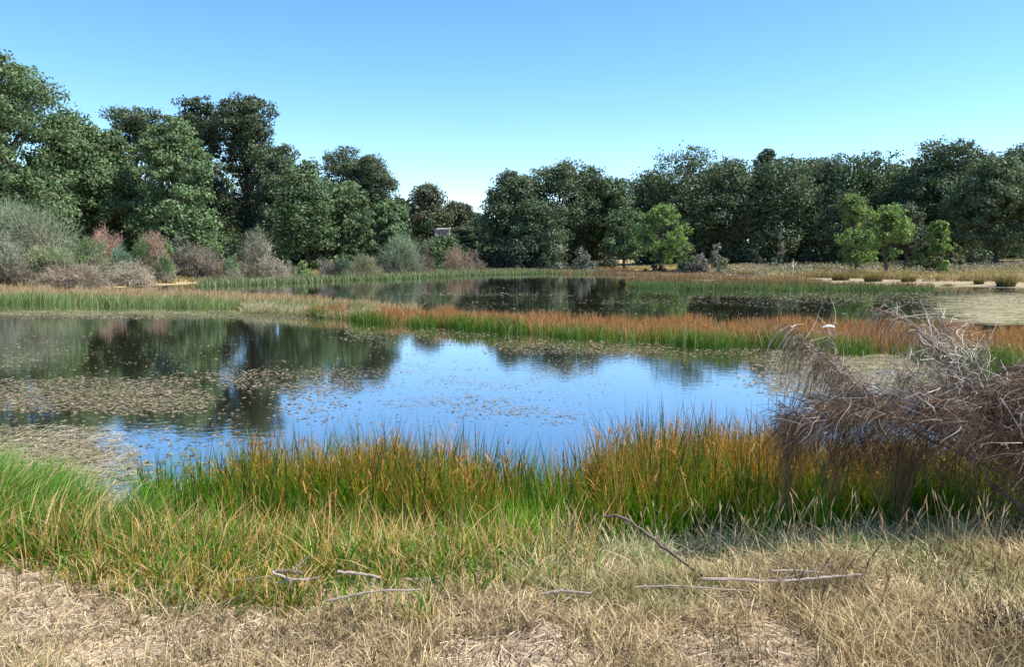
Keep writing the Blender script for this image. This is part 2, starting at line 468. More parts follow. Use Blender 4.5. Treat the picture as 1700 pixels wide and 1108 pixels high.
def tree_geo(r, H, W, kind, col, cb, nlobe, nleaf, leaf, lr=0.2, sub=12, base=None):
    """trunk batch, crown batch in local coordinates (z up from the foot)"""
    T = Batch(); C = Batch()
    lean = r.standard_normal(2) * 0.03 * H
    tr = 0.018 * H + 0.05
    top = np.array([lean[0], lean[1], H * 0.82])
    mid = np.array([lean[0] * 0.3 + r.standard_normal() * 0.15, r.standard_normal() * 0.15, H * 0.4])
    T.add(*limb_tube([[0, 0, -0.3], [0, 0, 0.3], mid, top], tr * 1.25, tr * 0.15, BARKC, K=14, sides=7, wob=0.04, r=r, taper=0.8))
    z0 = cb * H
    tt = np.sort(r.random(nlobe) ** 0.85)
    tt[-1] = 1.0; tt[-2] = 0.93; tt[-3] = 0.87
    cen = []
    for i, t in enumerate(tt):
        er = envelope(kind, t) * W / 2
        L = W * lr * 1.28 * (0.7 + 0.6 * r.random()) * ((0.9 if kind == 'tall' else 0.7) if t > 0.9 else 1)
        L = min(L, max(er * 0.9, 0.35))
        a = i * 2.4 + r.random() * 1.2
        rad = max(er - L * 0.75, 0) * (0.25 + 0.75 * math.sqrt(r.random()))
        if t == 1.0: rad *= 0.3
        zc = z0 + t * (H - z0)
        zc = min(zc, H - L * 0.75)
        cen.append((rad * math.cos(a) + lean[0] * zc / H, rad * math.sin(a) + lean[1] * zc / H, max(zc, z0 * 0.8 + L * 0.3), L))
    for cx, cy, cz, L in cen:
        zs = max(cz * (0.45 + 0.25 * r.random()), H * 0.12)
        k = min(zs / (H * 0.82), 1)
        s0 = np.array([lean[0] * k, lean[1] * k, zs])
        e0 = np.array([cx, cy, cz])
        m_ = (s0 + e0) / 2 + np.array([cx, cy, 0]) * 0.12 + r.standard_normal(3) * 0.12
        T.add(*limb_tube([s0, m_, e0], tr * 0.36, tr * 0.07, BARKC, K=7, sides=5, wob=0.05, r=r))
    cen = np.array(cen)
    vol = cen[:, 3] ** 2
    cnt = np.maximum((nleaf * vol / vol.sum()).astype(int), 30)
    for (cx, cy, cz, L), n in zip(cen, cnt):
        q = unit(r.standard_normal((sub, 3)))
        sc = np.array([cx, cy, cz]) + q * L * (0.55 + 0.35 * r.random((sub, 1))) * np.array([1, 1, 0.82])
        sr = L * (0.22 + 0.22 * r.random(sub))
        k = r.integers(0, sub, n)
        v = unit(r.standard_normal((n, 3))) * (r.random((n, 1)) ** 0.45)
        stray = 1 + 0.3 * (r.random((n, 1)) > 0.88)
        P = sc[k] + v * sr[k][:, None] * np.array([1.15, 1.15, 0.75]) * stray
        nn = unit(v + 0.5 * q[k] + np.array([0, 0, 0.45]))
        hb = (0.72 + 0.5 * r.random(sub))[k][:, None] * (0.78 + 0.44 * r.random((n, 1)))
        cc = col * hb * (1 + np.array([0.16, 0.02, -0.1]) * r.standard_normal((n, 1)))
        C.add(*leaves(P, nn, leaf * (0.65 + 0.7 * r.random(n)), cc, r))
    return T, C

def tree(seed, px, top, wpx, D, kind, col, label, cb=0.12, nlobe=22, nleaf=9000, leaf=0.16, lr=0.19, name='oak_tree', cat='tree', group=None, mat=None, sub=12):
    r = rng(seed)
    X = (px - 850) / F * D
    zg = float(ground(X, D))
    zt = at_d(px, top, D)[2]
    H = zt - zg; W = wpx / F * D * (1.3 if kind in ('oak', 'bushy') and 79 < D < 115 else 1.14); nleaf = int(nleaf * 2.2); leaf *= 0.74; nlobe = int(nlobe * 1.2)
    T, C = tree_geo(r, H, W, kind, col, cb, nlobe, nleaf, leaf, lr, sub)
    e = empty(name, (X, D, zg), label, cat, group)
    T.build('trunk', M_BARK, e)
    C.build('crown', mat or M_LEAF, e)
    return e

GL, GR, GM = 'oaks of the wood on the left bank', 'oaks of the wood on the right bank', 'oaks of the rounded clump in the middle'
TREES = [
 # left bank
 (11, 15, 84, 262, 56, 'oak', OAK * 1.25, 'tallest spreading oak at the left edge of the wood, above all its neighbours', dict(cb=0.10, nlobe=40, nleaf=24000, leaf=0.15, lr=0.15, group=GL)),
 (12, -150, 110, 300, 60, 'oak', OAK * 1.1, 'broad oak cut off by the left edge of the photo behind the big grey broom', dict(cb=0.10, nlobe=30, nleaf=12000, leaf=0.2, lr=0.17, group=GL)),
 (13, 128, 186, 170, 61, 'bushy', OAK * 1.3, 'rounded mid green oak directly right of the tallest spreading oak, leaved to the ground', dict(cb=0.05, nlobe=34, nleaf=15000, leaf=0.15, lr=0.17, group=GL)),
 (14, 236, 176, 120, 76, 'tall', OAKD, 'thin topped dark oak poking up behind the two bushy oaks, sky showing through its top', dict(cb=0.25, nlobe=20, nleaf=7000, lr=0.17, group=GL)),
 (15, 205, 216, 125, 62, 'bushy', OAK * 1.2, 'narrow domed oak right behind the pink brown heather bush', dict(cb=0.05, nlobe=28, nleaf=11000, leaf=0.15, lr=0.18, group=GL)),
 (16, 298, 190, 140, 60, 'bushy', OAK * 1.45, 'bright leaved oak widest near the ground, left of the tall dark pair', dict(cb=0.03, nlobe=34, nleaf=14000, leaf=0.15, lr=0.18, group=GL)),
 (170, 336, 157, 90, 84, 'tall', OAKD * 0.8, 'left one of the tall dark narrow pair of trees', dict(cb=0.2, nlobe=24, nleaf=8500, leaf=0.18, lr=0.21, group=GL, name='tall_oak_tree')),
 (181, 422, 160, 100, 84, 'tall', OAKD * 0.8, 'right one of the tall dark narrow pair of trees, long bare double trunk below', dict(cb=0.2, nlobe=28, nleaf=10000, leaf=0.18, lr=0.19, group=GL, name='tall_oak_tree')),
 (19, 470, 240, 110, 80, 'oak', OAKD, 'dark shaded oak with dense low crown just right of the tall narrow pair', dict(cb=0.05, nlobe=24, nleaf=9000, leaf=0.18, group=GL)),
 (20, 512, 264, 128, 70, 'bushy', OAK * 1.2, 'bushy oak with bright right flank standing in front of the round headed pine', dict(cb=0.05, nlobe=28, nleaf=10000, leaf=0.16, group=GL)),
 (21, 572, 243, 84, 82, 'pine', OAKD * 1.0, 'round headed dark pine with smooth knobbly top, left part of the knobbly pair', dict(cb=0.3, nlobe=20, nleaf=11000, leaf=0.13, lr=0.24, name='pine_tree', group='round headed pines on the left bank')),
 (22, 627, 258, 96, 83, 'pine', OAKD * 1.0, 'round headed dark pine with knobbly crown sloping down to the right', dict(cb=0.25, nlobe=22, nleaf=11000, leaf=0.13, lr=0.22, name='pine_tree', group='round headed pines on the left bank')),
 (23, 575, 300, 90, 72, 'oak', OAK * 1.2, 'lower leafy oak in front of the left knobbly pine', dict(cb=0.05, nlobe=22, nleaf=7500, leaf=0.16, group=GL)),
 (24, 645, 330, 90, 74, 'bushy', OAK * 1.3, 'low leafy oak filling in under the right knobbly pine', dict(cb=0.02, nlobe=20, nleaf=7000, leaf=0.16, group=GL)),
 (250, 714, 306, 84, 96, 'bushy', np.array([0.105, 0.118, 0.065]), 'browner thin oak with bare trunks near the stone ruin, domed top', dict(cb=0.2, nlobe=22, nleaf=6500, leaf=0.17, group=GL)),
 (260, 758, 334, 74, 100, 'bushy', np.array([0.095, 0.112, 0.06]), 'small brownish oak sloping down behind the stone ruin', dict(cb=0.2, nlobe=16, nleaf=5000, leaf=0.17, group=GL)),
 (27, 788, 352, 54, 108, 'bushy', OAK, 'smallest far oak in the sky notch between the two woods', dict(cb=0.0, nlobe=14, nleaf=4000, leaf=0.18, group=GL)),
 (28, 770, 376, 60, 92, 'bushy', GREYG, 'pale grey green leafy tree right of the stone ruin at the notch', dict(cb=0.0, nlobe=16, nleaf=4500, leaf=0.16, name='willow_tree')),
 # middle clump
 (31, 856, 284, 112, 88, 'bushy', OAKD * 1.1, 'leftmost dark oak of the rounded middle clump, its crown sloping to the sky notch', dict(cb=0.06, nlobe=30, nleaf=11000, leaf=0.18, lr=0.18, group=GM)),
 (32, 925, 268, 120, 90, 'oak', OAKD * 1.05, 'tallest oak of the rounded middle clump with many dark trunks', dict(cb=0.15, nlobe=30, nleaf=10000, leaf=0.18, lr=0.17, group=GM)),
 (33, 978, 278, 84, 92, 'oak', OAKD * 1.05, 'oak on the right shoulder of the rounded middle clump', dict(cb=0.15, nlobe=22, nleaf=7500, leaf=0.18, group=GM)),
 (34, 1015, 296, 82, 90, 'oak', OAK, 'lower open oak with bare trunk over the sunny grass, right end of the middle clump', dict(cb=0.25, nlobe=22, nleaf=7000, leaf=0.18, group=GM)),
 (35, 900, 330, 90, 84, 'oak', OAKD * 1.1, 'low oak in front of the middle clump hanging over the grey shrubs', dict(cb=0.12, nlobe=20, nleaf=7000, leaf=0.17, group=GM)),
 (36, 1035, 345, 60, 84, 'oak', OAK * 1.3, 'small oak with a dark stem left of the bright young tree', dict(cb=0.28, nlobe=14, nleaf=4000, leaf=0.16, group=GM)),
 # right bank
 (41, 1078, 290, 72, 102, 'oak', OAKD, 'dark oak at the left shoulder of the right bank wood', dict(cb=0.1, nlobe=20, nleaf=6500, leaf=0.19, group=GR)),
 (42, 1142, 242, 150, 98, 'oak', OAKD * 1.1, 'big round oak rising highest on the left half of the right bank wood', dict(cb=0.05, nlobe=34, nleaf=12000, leaf=0.19, lr=0.16, group=GR)),
 (43, 1212, 270, 120, 94, 'bushy', OAKD * 1.1, 'dense oak just right of the big round oak, above the grey round shrub', dict(cb=0.03, nlobe=28, nleaf=10000, leaf=0.19, group=GR)),
 (44, 1262, 247, 50, 116, 'oak', OAKD, 'small crown poking alone above the even treetops', dict(cb=0.5, nlobe=12, nleaf=3500, leaf=0.2, group=GR)),
 (45, 1300, 262, 130, 93, 'bushy', OAKD * 1.15, 'broad dark oak under the small lone treetop', dict(cb=0.03, nlobe=30, nleaf=10500, leaf=0.19, group=GR)),
 (46, 1378, 256, 120, 96, 'oak', OAKD * 1.15, 'oak with flat even top between the lone treetop and the grey green crowns', dict(cb=0.03, nlobe=28, nleaf=9500, leaf=0.19, group=GR)),
 (47, 1440, 250, 130, 92, 'oak', OAK * 0.95, 'oak with a greener lit crown above the bright split young tree', dict(cb=0.03, nlobe=30, nleaf=10000, leaf=0.19, group=GR)),
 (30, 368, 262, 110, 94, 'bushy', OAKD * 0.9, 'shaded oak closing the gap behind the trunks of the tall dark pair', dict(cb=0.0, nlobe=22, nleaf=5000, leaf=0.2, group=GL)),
 (29, 736, 391, 88, 85, 'bushy', OAK * 1.1, 'low leafy tree crown covering the foot of the stone ruin', dict(cb=0.0, nlobe=18, nleaf=4500, leaf=0.16, name='young_oak')),
 (48, 1400, 316, 80, 84, 'oak', GREYG * 0.75, 'grey green feathery tree behind the bright split young tree', dict(cb=0.12, nlobe=20, nleaf=6000, leaf=0.14, name='willow_tree')),
 (49, 1500, 290, 90, 88, 'oak', OAKD * 1.2, 'oak in the dip before the dark high crown of the right bank', dict(cb=0.1, nlobe=22, nleaf=7500, leaf=0.18, group=GR)),
 (50, 1562, 234, 148, 86, 'oak', OAKD, 'highest dark oak on the right bank with a strong trunk showing', dict(cb=0.12, nlobe=36, nleaf=13000, leaf=0.19, lr=0.15, group=GR)),
 (51, 1650, 262, 150, 76, 'oak', OAKD * 1.25, 'large round oak at the right edge, nearest of its wood, trunk visible below', dict(cb=0.13, nlobe=34, nleaf=14000, leaf=0.18, lr=0.16, group=GR)),
 (52, 1690, 240, 120, 98, 'oak', OAKD, 'dark oak rising behind the large round oak at the right edge', dict(cb=0.2, nlobe=26, nleaf=9000, leaf=0.19, group=GR)),
 (53, 1800, 250, 170, 84, 'oak', OAKD * 1.1, 'oak cut off by the right edge of the photo', dict(cb=0.12, nlobe=26, nleaf=8000, leaf=0.22, group=GR)),
 (54, 1500, 338, 76, 74, 'oak', GREYG * 0.85, 'thin grey green tree with bare pale stem right of the forked young tree', dict(cb=0.35, nlobe=16, nleaf=3800, leaf=0.13, name='willow_tree')),
 # bright young trees
 (55, 1190, 262, 110, 106, 'bushy', OAKD, 'oak filling in behind the big round oak, its top just showing to the right', dict(cb=0.02, nlobe=26, nleaf=7500, leaf=0.2, group=GR)),
 (56, 1345, 264, 120, 106, 'bushy', OAKD, 'oak filling in behind the flat topped oak, between it and the broad dark one', dict(cb=0.02, nlobe=26, nleaf=7500, leaf=0.2, group=GR)),
 (57, 1490, 266, 110, 104, 'bushy', OAKD * 1.1, 'oak closing the dip left of the highest dark oak on the right bank', dict(cb=0.02, nlobe=26, nleaf=7500, leaf=0.2, group=GR)),
 (58, 1615, 256, 100, 100, 'bushy', OAKD, 'oak filling in between the highest dark oak and the large round one', dict(cb=0.02, nlobe=24, nleaf=7000, leaf=0.2, group=GR)),
 (61, 1096, 340, 84, 72, 'oak', LIGHT, 'bright green young tree standing alone in the sunny grass by the shaded bank', dict(cb=0.26, nlobe=22, nleaf=2300, leaf=0.16, lr=0.15, mat=M_YOUNG, name='young_tree')),
 (62, 1412, 322, 44, 72, 'oak', LIGHT * 0.9, 'tall thin young tree with one bright tuft high before the grey green tree', dict(cb=0.62, nlobe=9, nleaf=1600, leaf=0.13, lr=0.28, mat=M_YOUNG, name='young_tree')),
 (63, 1420, 376, 66, 68, 'poplar', LIGHT * 0.95, 'low bushy bright young tree left of the forked one', dict(cb=0.24, nlobe=16, nleaf=1500, leaf=0.15, lr=0.18, mat=M_YOUNG, name='young_tree')),
 (64, 1470, 341, 76, 60, 'poplar', LIGHT, 'tallest bright young tree with forked dark trunk standing in the purple heath', dict(cb=0.30, nlobe=18, nleaf=1900, leaf=0.15, lr=0.16, mat=M_YOUNG, name='young_tree')),
 (65, 1556, 365, 40, 66, 'poplar', LIGHT, 'small pointed bright green young tree above the yellow green bushes', dict(cb=0.16, nlobe=14, nleaf=1300, leaf=0.15, lr=0.2, mat=M_YOUNG, name='young_tree')),
]
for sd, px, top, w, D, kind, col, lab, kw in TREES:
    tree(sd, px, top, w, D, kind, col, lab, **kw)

# the mass of trees deeper in the woods
def distant_wood():
    r = rng(500)
    B = Batch()
    rows = []
    for px in np.arange(-700, 700, 40): rows.append((px + r.normal() * 12, 320 + 25 * r.random() - 60 * float(sstep(450, 0, px)), 96 + 30 * r.random()))
    for px in np.arange(680, 1050, 40): rows.append((px + r.normal() * 8, 362 + 20 * r.random() - 22 * float(sstep(820, 900, px)), 112 + 16 * r.random()))
    for px in np.arange(1050, 2500, 44): rows.append((px + r.normal() * 12, 284 + 22 * r.random(), 112 + 30 * r.random()))
    for px, top, D in rows[::1]:
        X = (px - 850) / F * D; zg = float(ground(X, D)); H = float(at_d(px, top, D)[2]) - zg
        n = 2400
        W = 6.5 + 2.5 * r.random()
        lob = np.stack([r.normal(size=18) * W * 0.33, r.normal(size=18) * W * 0.3, H * (0.12 + 0.8 * r.random(18))], -1)
        k = r.integers(0, 18, n)
        v = unit(r.standard_normal((n, 3)))
        P = np.array([X, D, zg]) + lob[k] + v * 1.3 * r.random((n, 1)) ** 0.4
        cc = OAKD * (0.75 + 0.5 * r.random((n, 1)))
        B.add(*leaves(P, v + np.array([0, 0, 0.4]), 0.42 * (0.6 + 0.8 * r.random(n)), cc, r))
        B.add(*limb_tube([[X, D, zg], [X + 0.3, D, zg + H * 0.8]], 0.22, 0.06, BARKC, K=3, sides=5))
    tag(B.build('distant_woodland', M_LEAF), 'dark mass of further oaks deep in the woods behind the first rows', 'woodland', kind='stuff')
distant_wood()

# ------------------------------------------------------------------ shrubs
def broom(seed, px, top, wpx, D, label, c_top, c_low, n=3000, name='broom_bush', cat='shrub', group=None, bare=0.3, strand=0.22, wid=0.016, droop=0.0, hscale=0.8, base_spread=0.15):
    """bush of thin whippy shoots carried on woody stems"""
    r = rng(seed)
    X = (px - 850) / F * D; zg = float(ground(X, D)); H = float(at_d(px, top, D)[2]) - zg; W = wpx / F * D
    e = empty(name, (X, D, zg), label, cat, group)
    B = Batch()
    n = int(n * 1.5); nt = max(16, int(n / 70))
    # tuft centres through the outer part of a dome
    u = unit(r.standard_normal((nt, 3)) * np.array([1, 1, 0.9])); u[:, 2] = np.abs(u[:, 2]) * 1.05 - 0.12
    k = 0.5 + 0.5 * r.random((nt, 1)) ** 0.6
    lump = 0.8 + 0.35 * r.random((nt, 1))
    tc = u * k * lump * np.array([W / 2 * 0.9, W / 2 * 0.9, H * 0.83])
    tc[:, 2] = np.maximum(tc[:, 2] + H * 0.08, H * 0.12)
    # stems
    st0 = r.standard_normal((nt, 3)) * np.array([1, 1, 0]) * W * base_spread
    t = np.linspace(0, 1, 6)[None, :, None]
    midp = st0 * 0.4 + tc * 0.55 + np.array([0, 0, 0.12 * H])
    Ps = (1 - t) ** 2 * st0[:, None] + 2 * t * (1 - t) * midp[:, None] + t ** 2 * tc[:, None]
    Ps[:, 1:] += r.standard_normal((nt, 5, 3)) * 0.03 * H * 0.4
    rr = np.linspace(0.028, 0.010, 6)[None, :] * (0.6 + 0.8 * r.random((nt, 1))) * (0.6 + H * 0.18)
    cs = np.broadcast_to(np.array([0.20, 0.16, 0.14]), Ps.shape) * (0.6 + 0.8 * r.random((nt, 1, 1)))
    S = Batch().add(*tubes(Ps, rr, cs, 4))
    S.build('stem', M_BARK, e)
    # shoots
    per = n // nt
    k = np.repeat(np.arange(nt), per); N = len(k)
    out = unit(tc * np.array([1, 1, 1.2]) + np.array([0, 0, 0.35 * H]))[k]
    d = unit(out + 0.75 * r.standard_normal((N, 3)) + np.array([0, 0, 0.25]))
    L = strand * H * (0.3 + 0.9 * r.random(N)) * 0.62
    P0 = tc[k] + r.standard_normal((N, 3)) * 0.065 * np.array([W, W, H])
    P0[:, 2] = np.maximum(P0[:, 2], 0.03)
    t = np.linspace(0, 1, 4)[None, :, None]
    P = P0[:, None] + d[:, None] * L[:, None, None] * t + np.array([0, 0, -droop - 0.1]) * (t ** 2) * L[:, None, None]
    Wd = 0.75 * wid * (0.6 + 0.8 * r.random(N))[:, None] * np.linspace(1.1, 0.35, 4)[None, :]
    side = unit(np.cross(d, r.standard_normal((N, 3))))
    hz = np.clip(P[..., 2:3] / H, 0, 1)
    f = sstep(bare - 0.12, bare + 0.22, hz + 0.18 * r.standard_normal((nt, 1, 1))[k])
    tv = (0.75 + 0.5 * r.random((nt, 1, 1)))[k] * (0.8 + 0.4 * r.random((N, 1, 1)))
    C = (np.asarray(c_low) * (1 - f) + np.asarray(c_top) * f) * tv
    B.add(*ribbons(P, Wd, side, C))
    B.build('shoots', M_BROOM, e)
    return e

def leafy(seed, px, top, wpx, D, label, col, n=2500, leaf=0.09, name='bramble_bush', cat='shrub', group=None, mat=None, nl=12):
    r = rng(seed)
    X = (px - 850) / F * D; zg = float(ground(X, D)); H = float(at_d(px, top, D)[2]) - zg; W = wpx / F * D
    e = empty(name, (X, D, zg), label, cat, group)
    u = unit(r.standard_normal((nl, 3))); u[:, 2] = np.abs(u[:, 2])
    lc = u * np.array([W / 2, W / 2, H]) * (0.25 + 0.5 * r.random((nl, 1)))
    lr_ = np.minimum(W * 0.28, H * 0.38) * (0.6 + 0.6 * r.random(nl))
    lc[0] = (0, 0, H - lr_[0] * 0.8)
    k = r.integers(0, nl, n)
    s = 9
    q = unit(r.standard_normal((nl, s, 3)))
    j = r.integers(0, s, n)
    v = unit(r.standard_normal((n, 3)))
    P = lc[k] + q[k, j] * lr_[k][:, None] * 0.65 + v * lr_[k][:, None] * 0.42 * r.random((n, 1)) ** 0.5
    P[:, 2] = np.maximum(P[:, 2], 0.02)
    cc = np.asarray(col) * (0.7 + 0.6 * r.random((nl, s, 1)))[k, j] * (0.8 + 0.4 * r.random((n, 1)))
    Batch().add(*leaves(P, v + 0.6 * q[k, j] + np.array([0, 0, 0.4]), leaf * (0.6 + 0.8 * r.random(n)), cc, r)).build('foliage', mat or M_LEAF, e)
    T = Batch()
    for c_ in lc[:8]:
        T.add(*limb_tube([[0, 0, -0.1], c_ * np.array([0.4, 0.4, 0.6]), c_], 0.02 + 0.012 * H, 0.008, BARKC * 1.4, K=5, sides=4, wob=0.02, r=r))
    T.build('stem', M_BARK, e)
    return e

GRN = (0.13, 0.19, 0.085); GRY = (0.22, 0.23, 0.17); PINK = (0.36, 0.235, 0.175); PALE = (0.32, 0.275, 0.21); BRN = (0.20, 0.165, 0.12)
BLU = (0.12, 0.20, 0.13); YG = (0.17, 0.22, 0.06)
GB = 'brooms and heathers along the left shore'
BROOMS = [
 (101, 40, 326, 190, 47, 'huge domed grey green broom at the left edge with brownish top', (0.20, 0.235, 0.15), BRN, dict(n=13000, bare=0.32, group=GB, wid=0.015)),
 (102, -70, 380, 150, 43, 'grey broom cut off by the left edge in front of the huge domed one', GRY, BRN, dict(n=6000, group=GB)),
 (103, 10, 385, 80, 42, 'dusty grey green broom in front of the huge domed one at the left edge', GRY, BRN, dict(n=5000, group=GB)),
 (104, 85, 392, 90, 44, 'leafier pale green bush in the middle of the huge broom', (0.24, 0.27, 0.15), BRN, dict(n=5000, group=GB)),
 (105, 150, 391, 76, 47, 'fresh green whippy broom left of the pink brown heather', (0.15, 0.21, 0.09), PALE, dict(n=5000, group=GB, bare=0.35)),
 (106, 178, 371, 66, 52, 'tall pink brown dead heather in front of the narrow domed oak', PINK, BRN, dict(n=4200, group=GB, name='heather_bush', strand=0.16)),
 (107, 205, 404, 40, 50, 'blue green broom between the two pink brown heathers', BLU, PALE, dict(n=2600, group=GB)),
 (108, 258, 376, 58, 53, 'pink brown dead heather with a green left side on a dark stem', PINK, BRN, dict(n=3600, group=GB, name='heather_bush', strand=0.15)),
 (109, 238, 384, 36, 52, 'small green broom leaning on the right hand pink heather', GRN, BRN, dict(n=1800, group=GB)),
 (110, 215, 426, 84, 47, 'low fallen tangle of pale dead stems below the blue green broom', PALE, PALE, dict(n=3600, group=GB, name='dead_bush', strand=0.3, droop=0.5)),
 (111, 120, 432, 120, 43, 'brown leaning bare stems under the fresh green broom', (0.28, 0.22, 0.165), BRN, dict(n=4200, group=GB, name='dead_bush', strand=0.4, bare=0.1)),
 (112, 275, 415, 40, 50, 'low green broom right of the pink heather on its dark stem', GRN, PALE, dict(n=2200, group=GB)),
 (113, 303, 393, 42, 54, 'round grey bush below the slanting bright oak', (0.19, 0.19, 0.16), BRN, dict(n=2400, group=GB, name='heather_bush')),
 (114, 338, 404, 62, 54, 'purplish grey dead broom with many bare stems, before the slanting bright oak', (0.25, 0.21, 0.165), BRN, dict(n=3800, group=GB, name='dead_bush', strand=0.26)),
 (115, 384, 420, 38, 54, 'rounded fresh green broom at the foot of the tall dark pair', (0.15, 0.22, 0.11), PALE, dict(n=2600, group=GB)),
 (116, 426, 366, 52, 56, 'tall grey green broom on a leaning bare stem in front of the tall dark pair', (0.21, 0.24, 0.16), PALE, dict(n=4200, group=GB, bare=0.5)),
 (117, 452, 420, 66, 55, 'pale pinkish tangle of dead stems right of the leaning stemmed broom', PALE, PALE, dict(n=3600, group=GB, name='dead_bush', strand=0.3, droop=0.4)),
 (118, 480, 431, 30, 58, 'small pale green tuft of broom between the tangle and the dry grass', GRY, PALE, dict(n=1400, group=GB)),
 (119, 543, 425, 34, 60, 'little round greyish purple heather next to the dark green broom', (0.22, 0.18, 0.17), BRN, dict(n=1500, group=GB, name='heather_bush')),
 (120, 568, 419, 32, 60, 'compact dark bluish green broom standing at the shore', (0.085, 0.15, 0.09), BRN, dict(n=2200, group=GB)),
 (121, 604, 416, 74, 62, 'wide low olive bush of tangled twigs at the shore', (0.20, 0.20, 0.11), BRN, dict(n=3600, group=GB, bare=0.15)),
 (122, 665, 378, 82, 68, 'big rounded soft grey green broom near the stone ruin', (0.19, 0.24, 0.155), BRN, dict(n=7000, group=GB, bare=0.15)),
 (123, 706, 405, 38, 70, 'purplish brown shaded bush right of the big rounded broom', (0.15, 0.12, 0.10), BRN, dict(n=2000, group=GB, name='heather_bush')),
 (124, 762, 404, 58, 78, 'pink brown dry bush at the notch between the woods', PINK, BRN, dict(n=3000, group=GB, name='heather_bush', strand=0.2)),
 (125, 790, 412, 34, 80, 'grey dead bush at the foot of the middle clump', (0.24, 0.21, 0.18), BRN, dict(n=1600, group=GB, name='dead_bush')),
]
for sd, px, top, w, D, lab, ct, cl, kw in BROOMS:
    broom(sd, px, top, w, D, lab, ct, cl, **kw)
GS = 'shrubs along the edge of the right bank wood'
LEAFY = [
 (201, 712, 362, 44, 84, 'dark green holly like bush just left of the stone ruin', (0.05, 0.095, 0.04), dict(n=2600)),
 (202, 744, 386, 74, 84, 'leafy green bush below the stone ruin', (0.07, 0.12, 0.045), dict(n=2600)),
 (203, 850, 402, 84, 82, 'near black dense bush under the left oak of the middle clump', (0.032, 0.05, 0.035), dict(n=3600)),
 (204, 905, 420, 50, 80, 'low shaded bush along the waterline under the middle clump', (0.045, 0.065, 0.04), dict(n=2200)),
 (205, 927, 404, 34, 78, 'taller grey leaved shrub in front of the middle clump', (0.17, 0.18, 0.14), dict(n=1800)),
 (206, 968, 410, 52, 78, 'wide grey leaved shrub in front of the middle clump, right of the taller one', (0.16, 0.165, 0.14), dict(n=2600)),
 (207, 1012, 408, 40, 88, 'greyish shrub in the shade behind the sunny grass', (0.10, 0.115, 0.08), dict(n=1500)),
 (208, 1140, 402, 46, 76, 'light green spreading bush right of the bright lone young tree', (0.16, 0.20, 0.09), dict(n=2200)),
 (209, 1188, 404, 34, 78, 'round dusty grey shrub in the shade of the right bank wood', (0.19, 0.185, 0.155), dict(n=2000)),
 (210, 1160, 420, 44, 70, 'purplish grey heath bush on the bank below the round dusty shrub', (0.20, 0.165, 0.16), dict(n=2000, leaf=0.07)),
 (211, 1200, 428, 50, 68, 'pale green low bush on the bank right of the purplish heath bush', (0.20, 0.22, 0.11), dict(n=1800, leaf=0.07)),
 (212, 1085, 437, 90, 70, 'dark low bush added as the shadow of the cut bank above the sandy shore', (0.045, 0.045, 0.035), dict(n=2600, group=GS)),  # near black bush stands in for the shadow of the cut bank
 (213, 1130, 435, 80, 68, 'second dark low bush added as the cut bank shadow, nearer the heath bush', (0.05, 0.055, 0.04), dict(n=2600, group=GS)),  # likewise added to suggest the bank's shadow
 (214, 1293, 390, 26, 86, 'pale dusty shrub alone in the deep shade of the broad dark oak', (0.17, 0.17, 0.14), dict(n=1000)),
 (215, 1283, 427, 22, 74, 'small round pale green shrub at the wood edge', (0.15, 0.19, 0.12), dict(n=900)),
 (216, 1520, 414, 44, 66, 'yellow green rounded bush, left of the two below the pointed young tree', (0.15, 0.17, 0.055), dict(n=2600, nl=14)),
 (217, 1550, 424, 40, 62, 'darker yellow green bush right of the rounded yellow green one', (0.11, 0.13, 0.045), dict(n=2200)),
 (218, 1585, 404, 40, 68, 'olive brown bush behind and right of the pointed young tree', (0.14, 0.14, 0.07), dict(n=2200)),
 (219, 1568, 432, 24, 60, 'small bright green bush at the foot of the pointed young tree', (0.20, 0.30, 0.07), dict(n=1200, mat=M_YOUNG)),
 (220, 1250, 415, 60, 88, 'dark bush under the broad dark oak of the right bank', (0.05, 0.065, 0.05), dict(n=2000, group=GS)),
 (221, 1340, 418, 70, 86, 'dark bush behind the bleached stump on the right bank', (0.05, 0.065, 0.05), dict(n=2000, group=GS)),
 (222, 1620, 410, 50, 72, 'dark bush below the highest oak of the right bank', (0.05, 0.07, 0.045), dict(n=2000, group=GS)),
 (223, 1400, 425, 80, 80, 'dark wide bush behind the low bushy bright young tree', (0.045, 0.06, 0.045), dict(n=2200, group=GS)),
 (224, 505, 432, 44, 62, 'fresh green bramble in the gap above the dry grass on the left bank', (0.17, 0.24, 0.09), dict(n=1600, leaf=0.07)),
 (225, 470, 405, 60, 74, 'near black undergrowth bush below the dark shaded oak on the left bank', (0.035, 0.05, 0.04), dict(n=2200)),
]
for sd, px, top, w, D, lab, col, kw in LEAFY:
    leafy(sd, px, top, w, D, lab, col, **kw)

def undergrowth():
    r = rng(801); B = Batch()
    for px in np.arange(-600, 2400, 13):
        D = 92 + 18 * r.random() if px > 650 else 70 + 16 * r.random()
        X = (px - 850) / F * D; zg = float(ground(X, D)); n = 420
        if 985 < px < 1075: continue
        P = np.array([X, D, zg]) + r.standard_normal((n, 3)) * np.array([1.2, 1.0, 0]) + np.stack([np.zeros(n), np.zeros(n), np.abs(r.standard_normal(n)) * 1.1], -1)
        B.add(*leaves(P, r.standard_normal((n, 3)), 0.22 * (0.6 + 0.8 * r.random(n)), OAKD * (0.6 + 0.7 * r.random((n, 1))), r))
    tag(B.build('undergrowth', M_LEAF), 'dark undergrowth filling the floor of the woods under the trees', 'undergrowth', kind='stuff')
undergrowth()

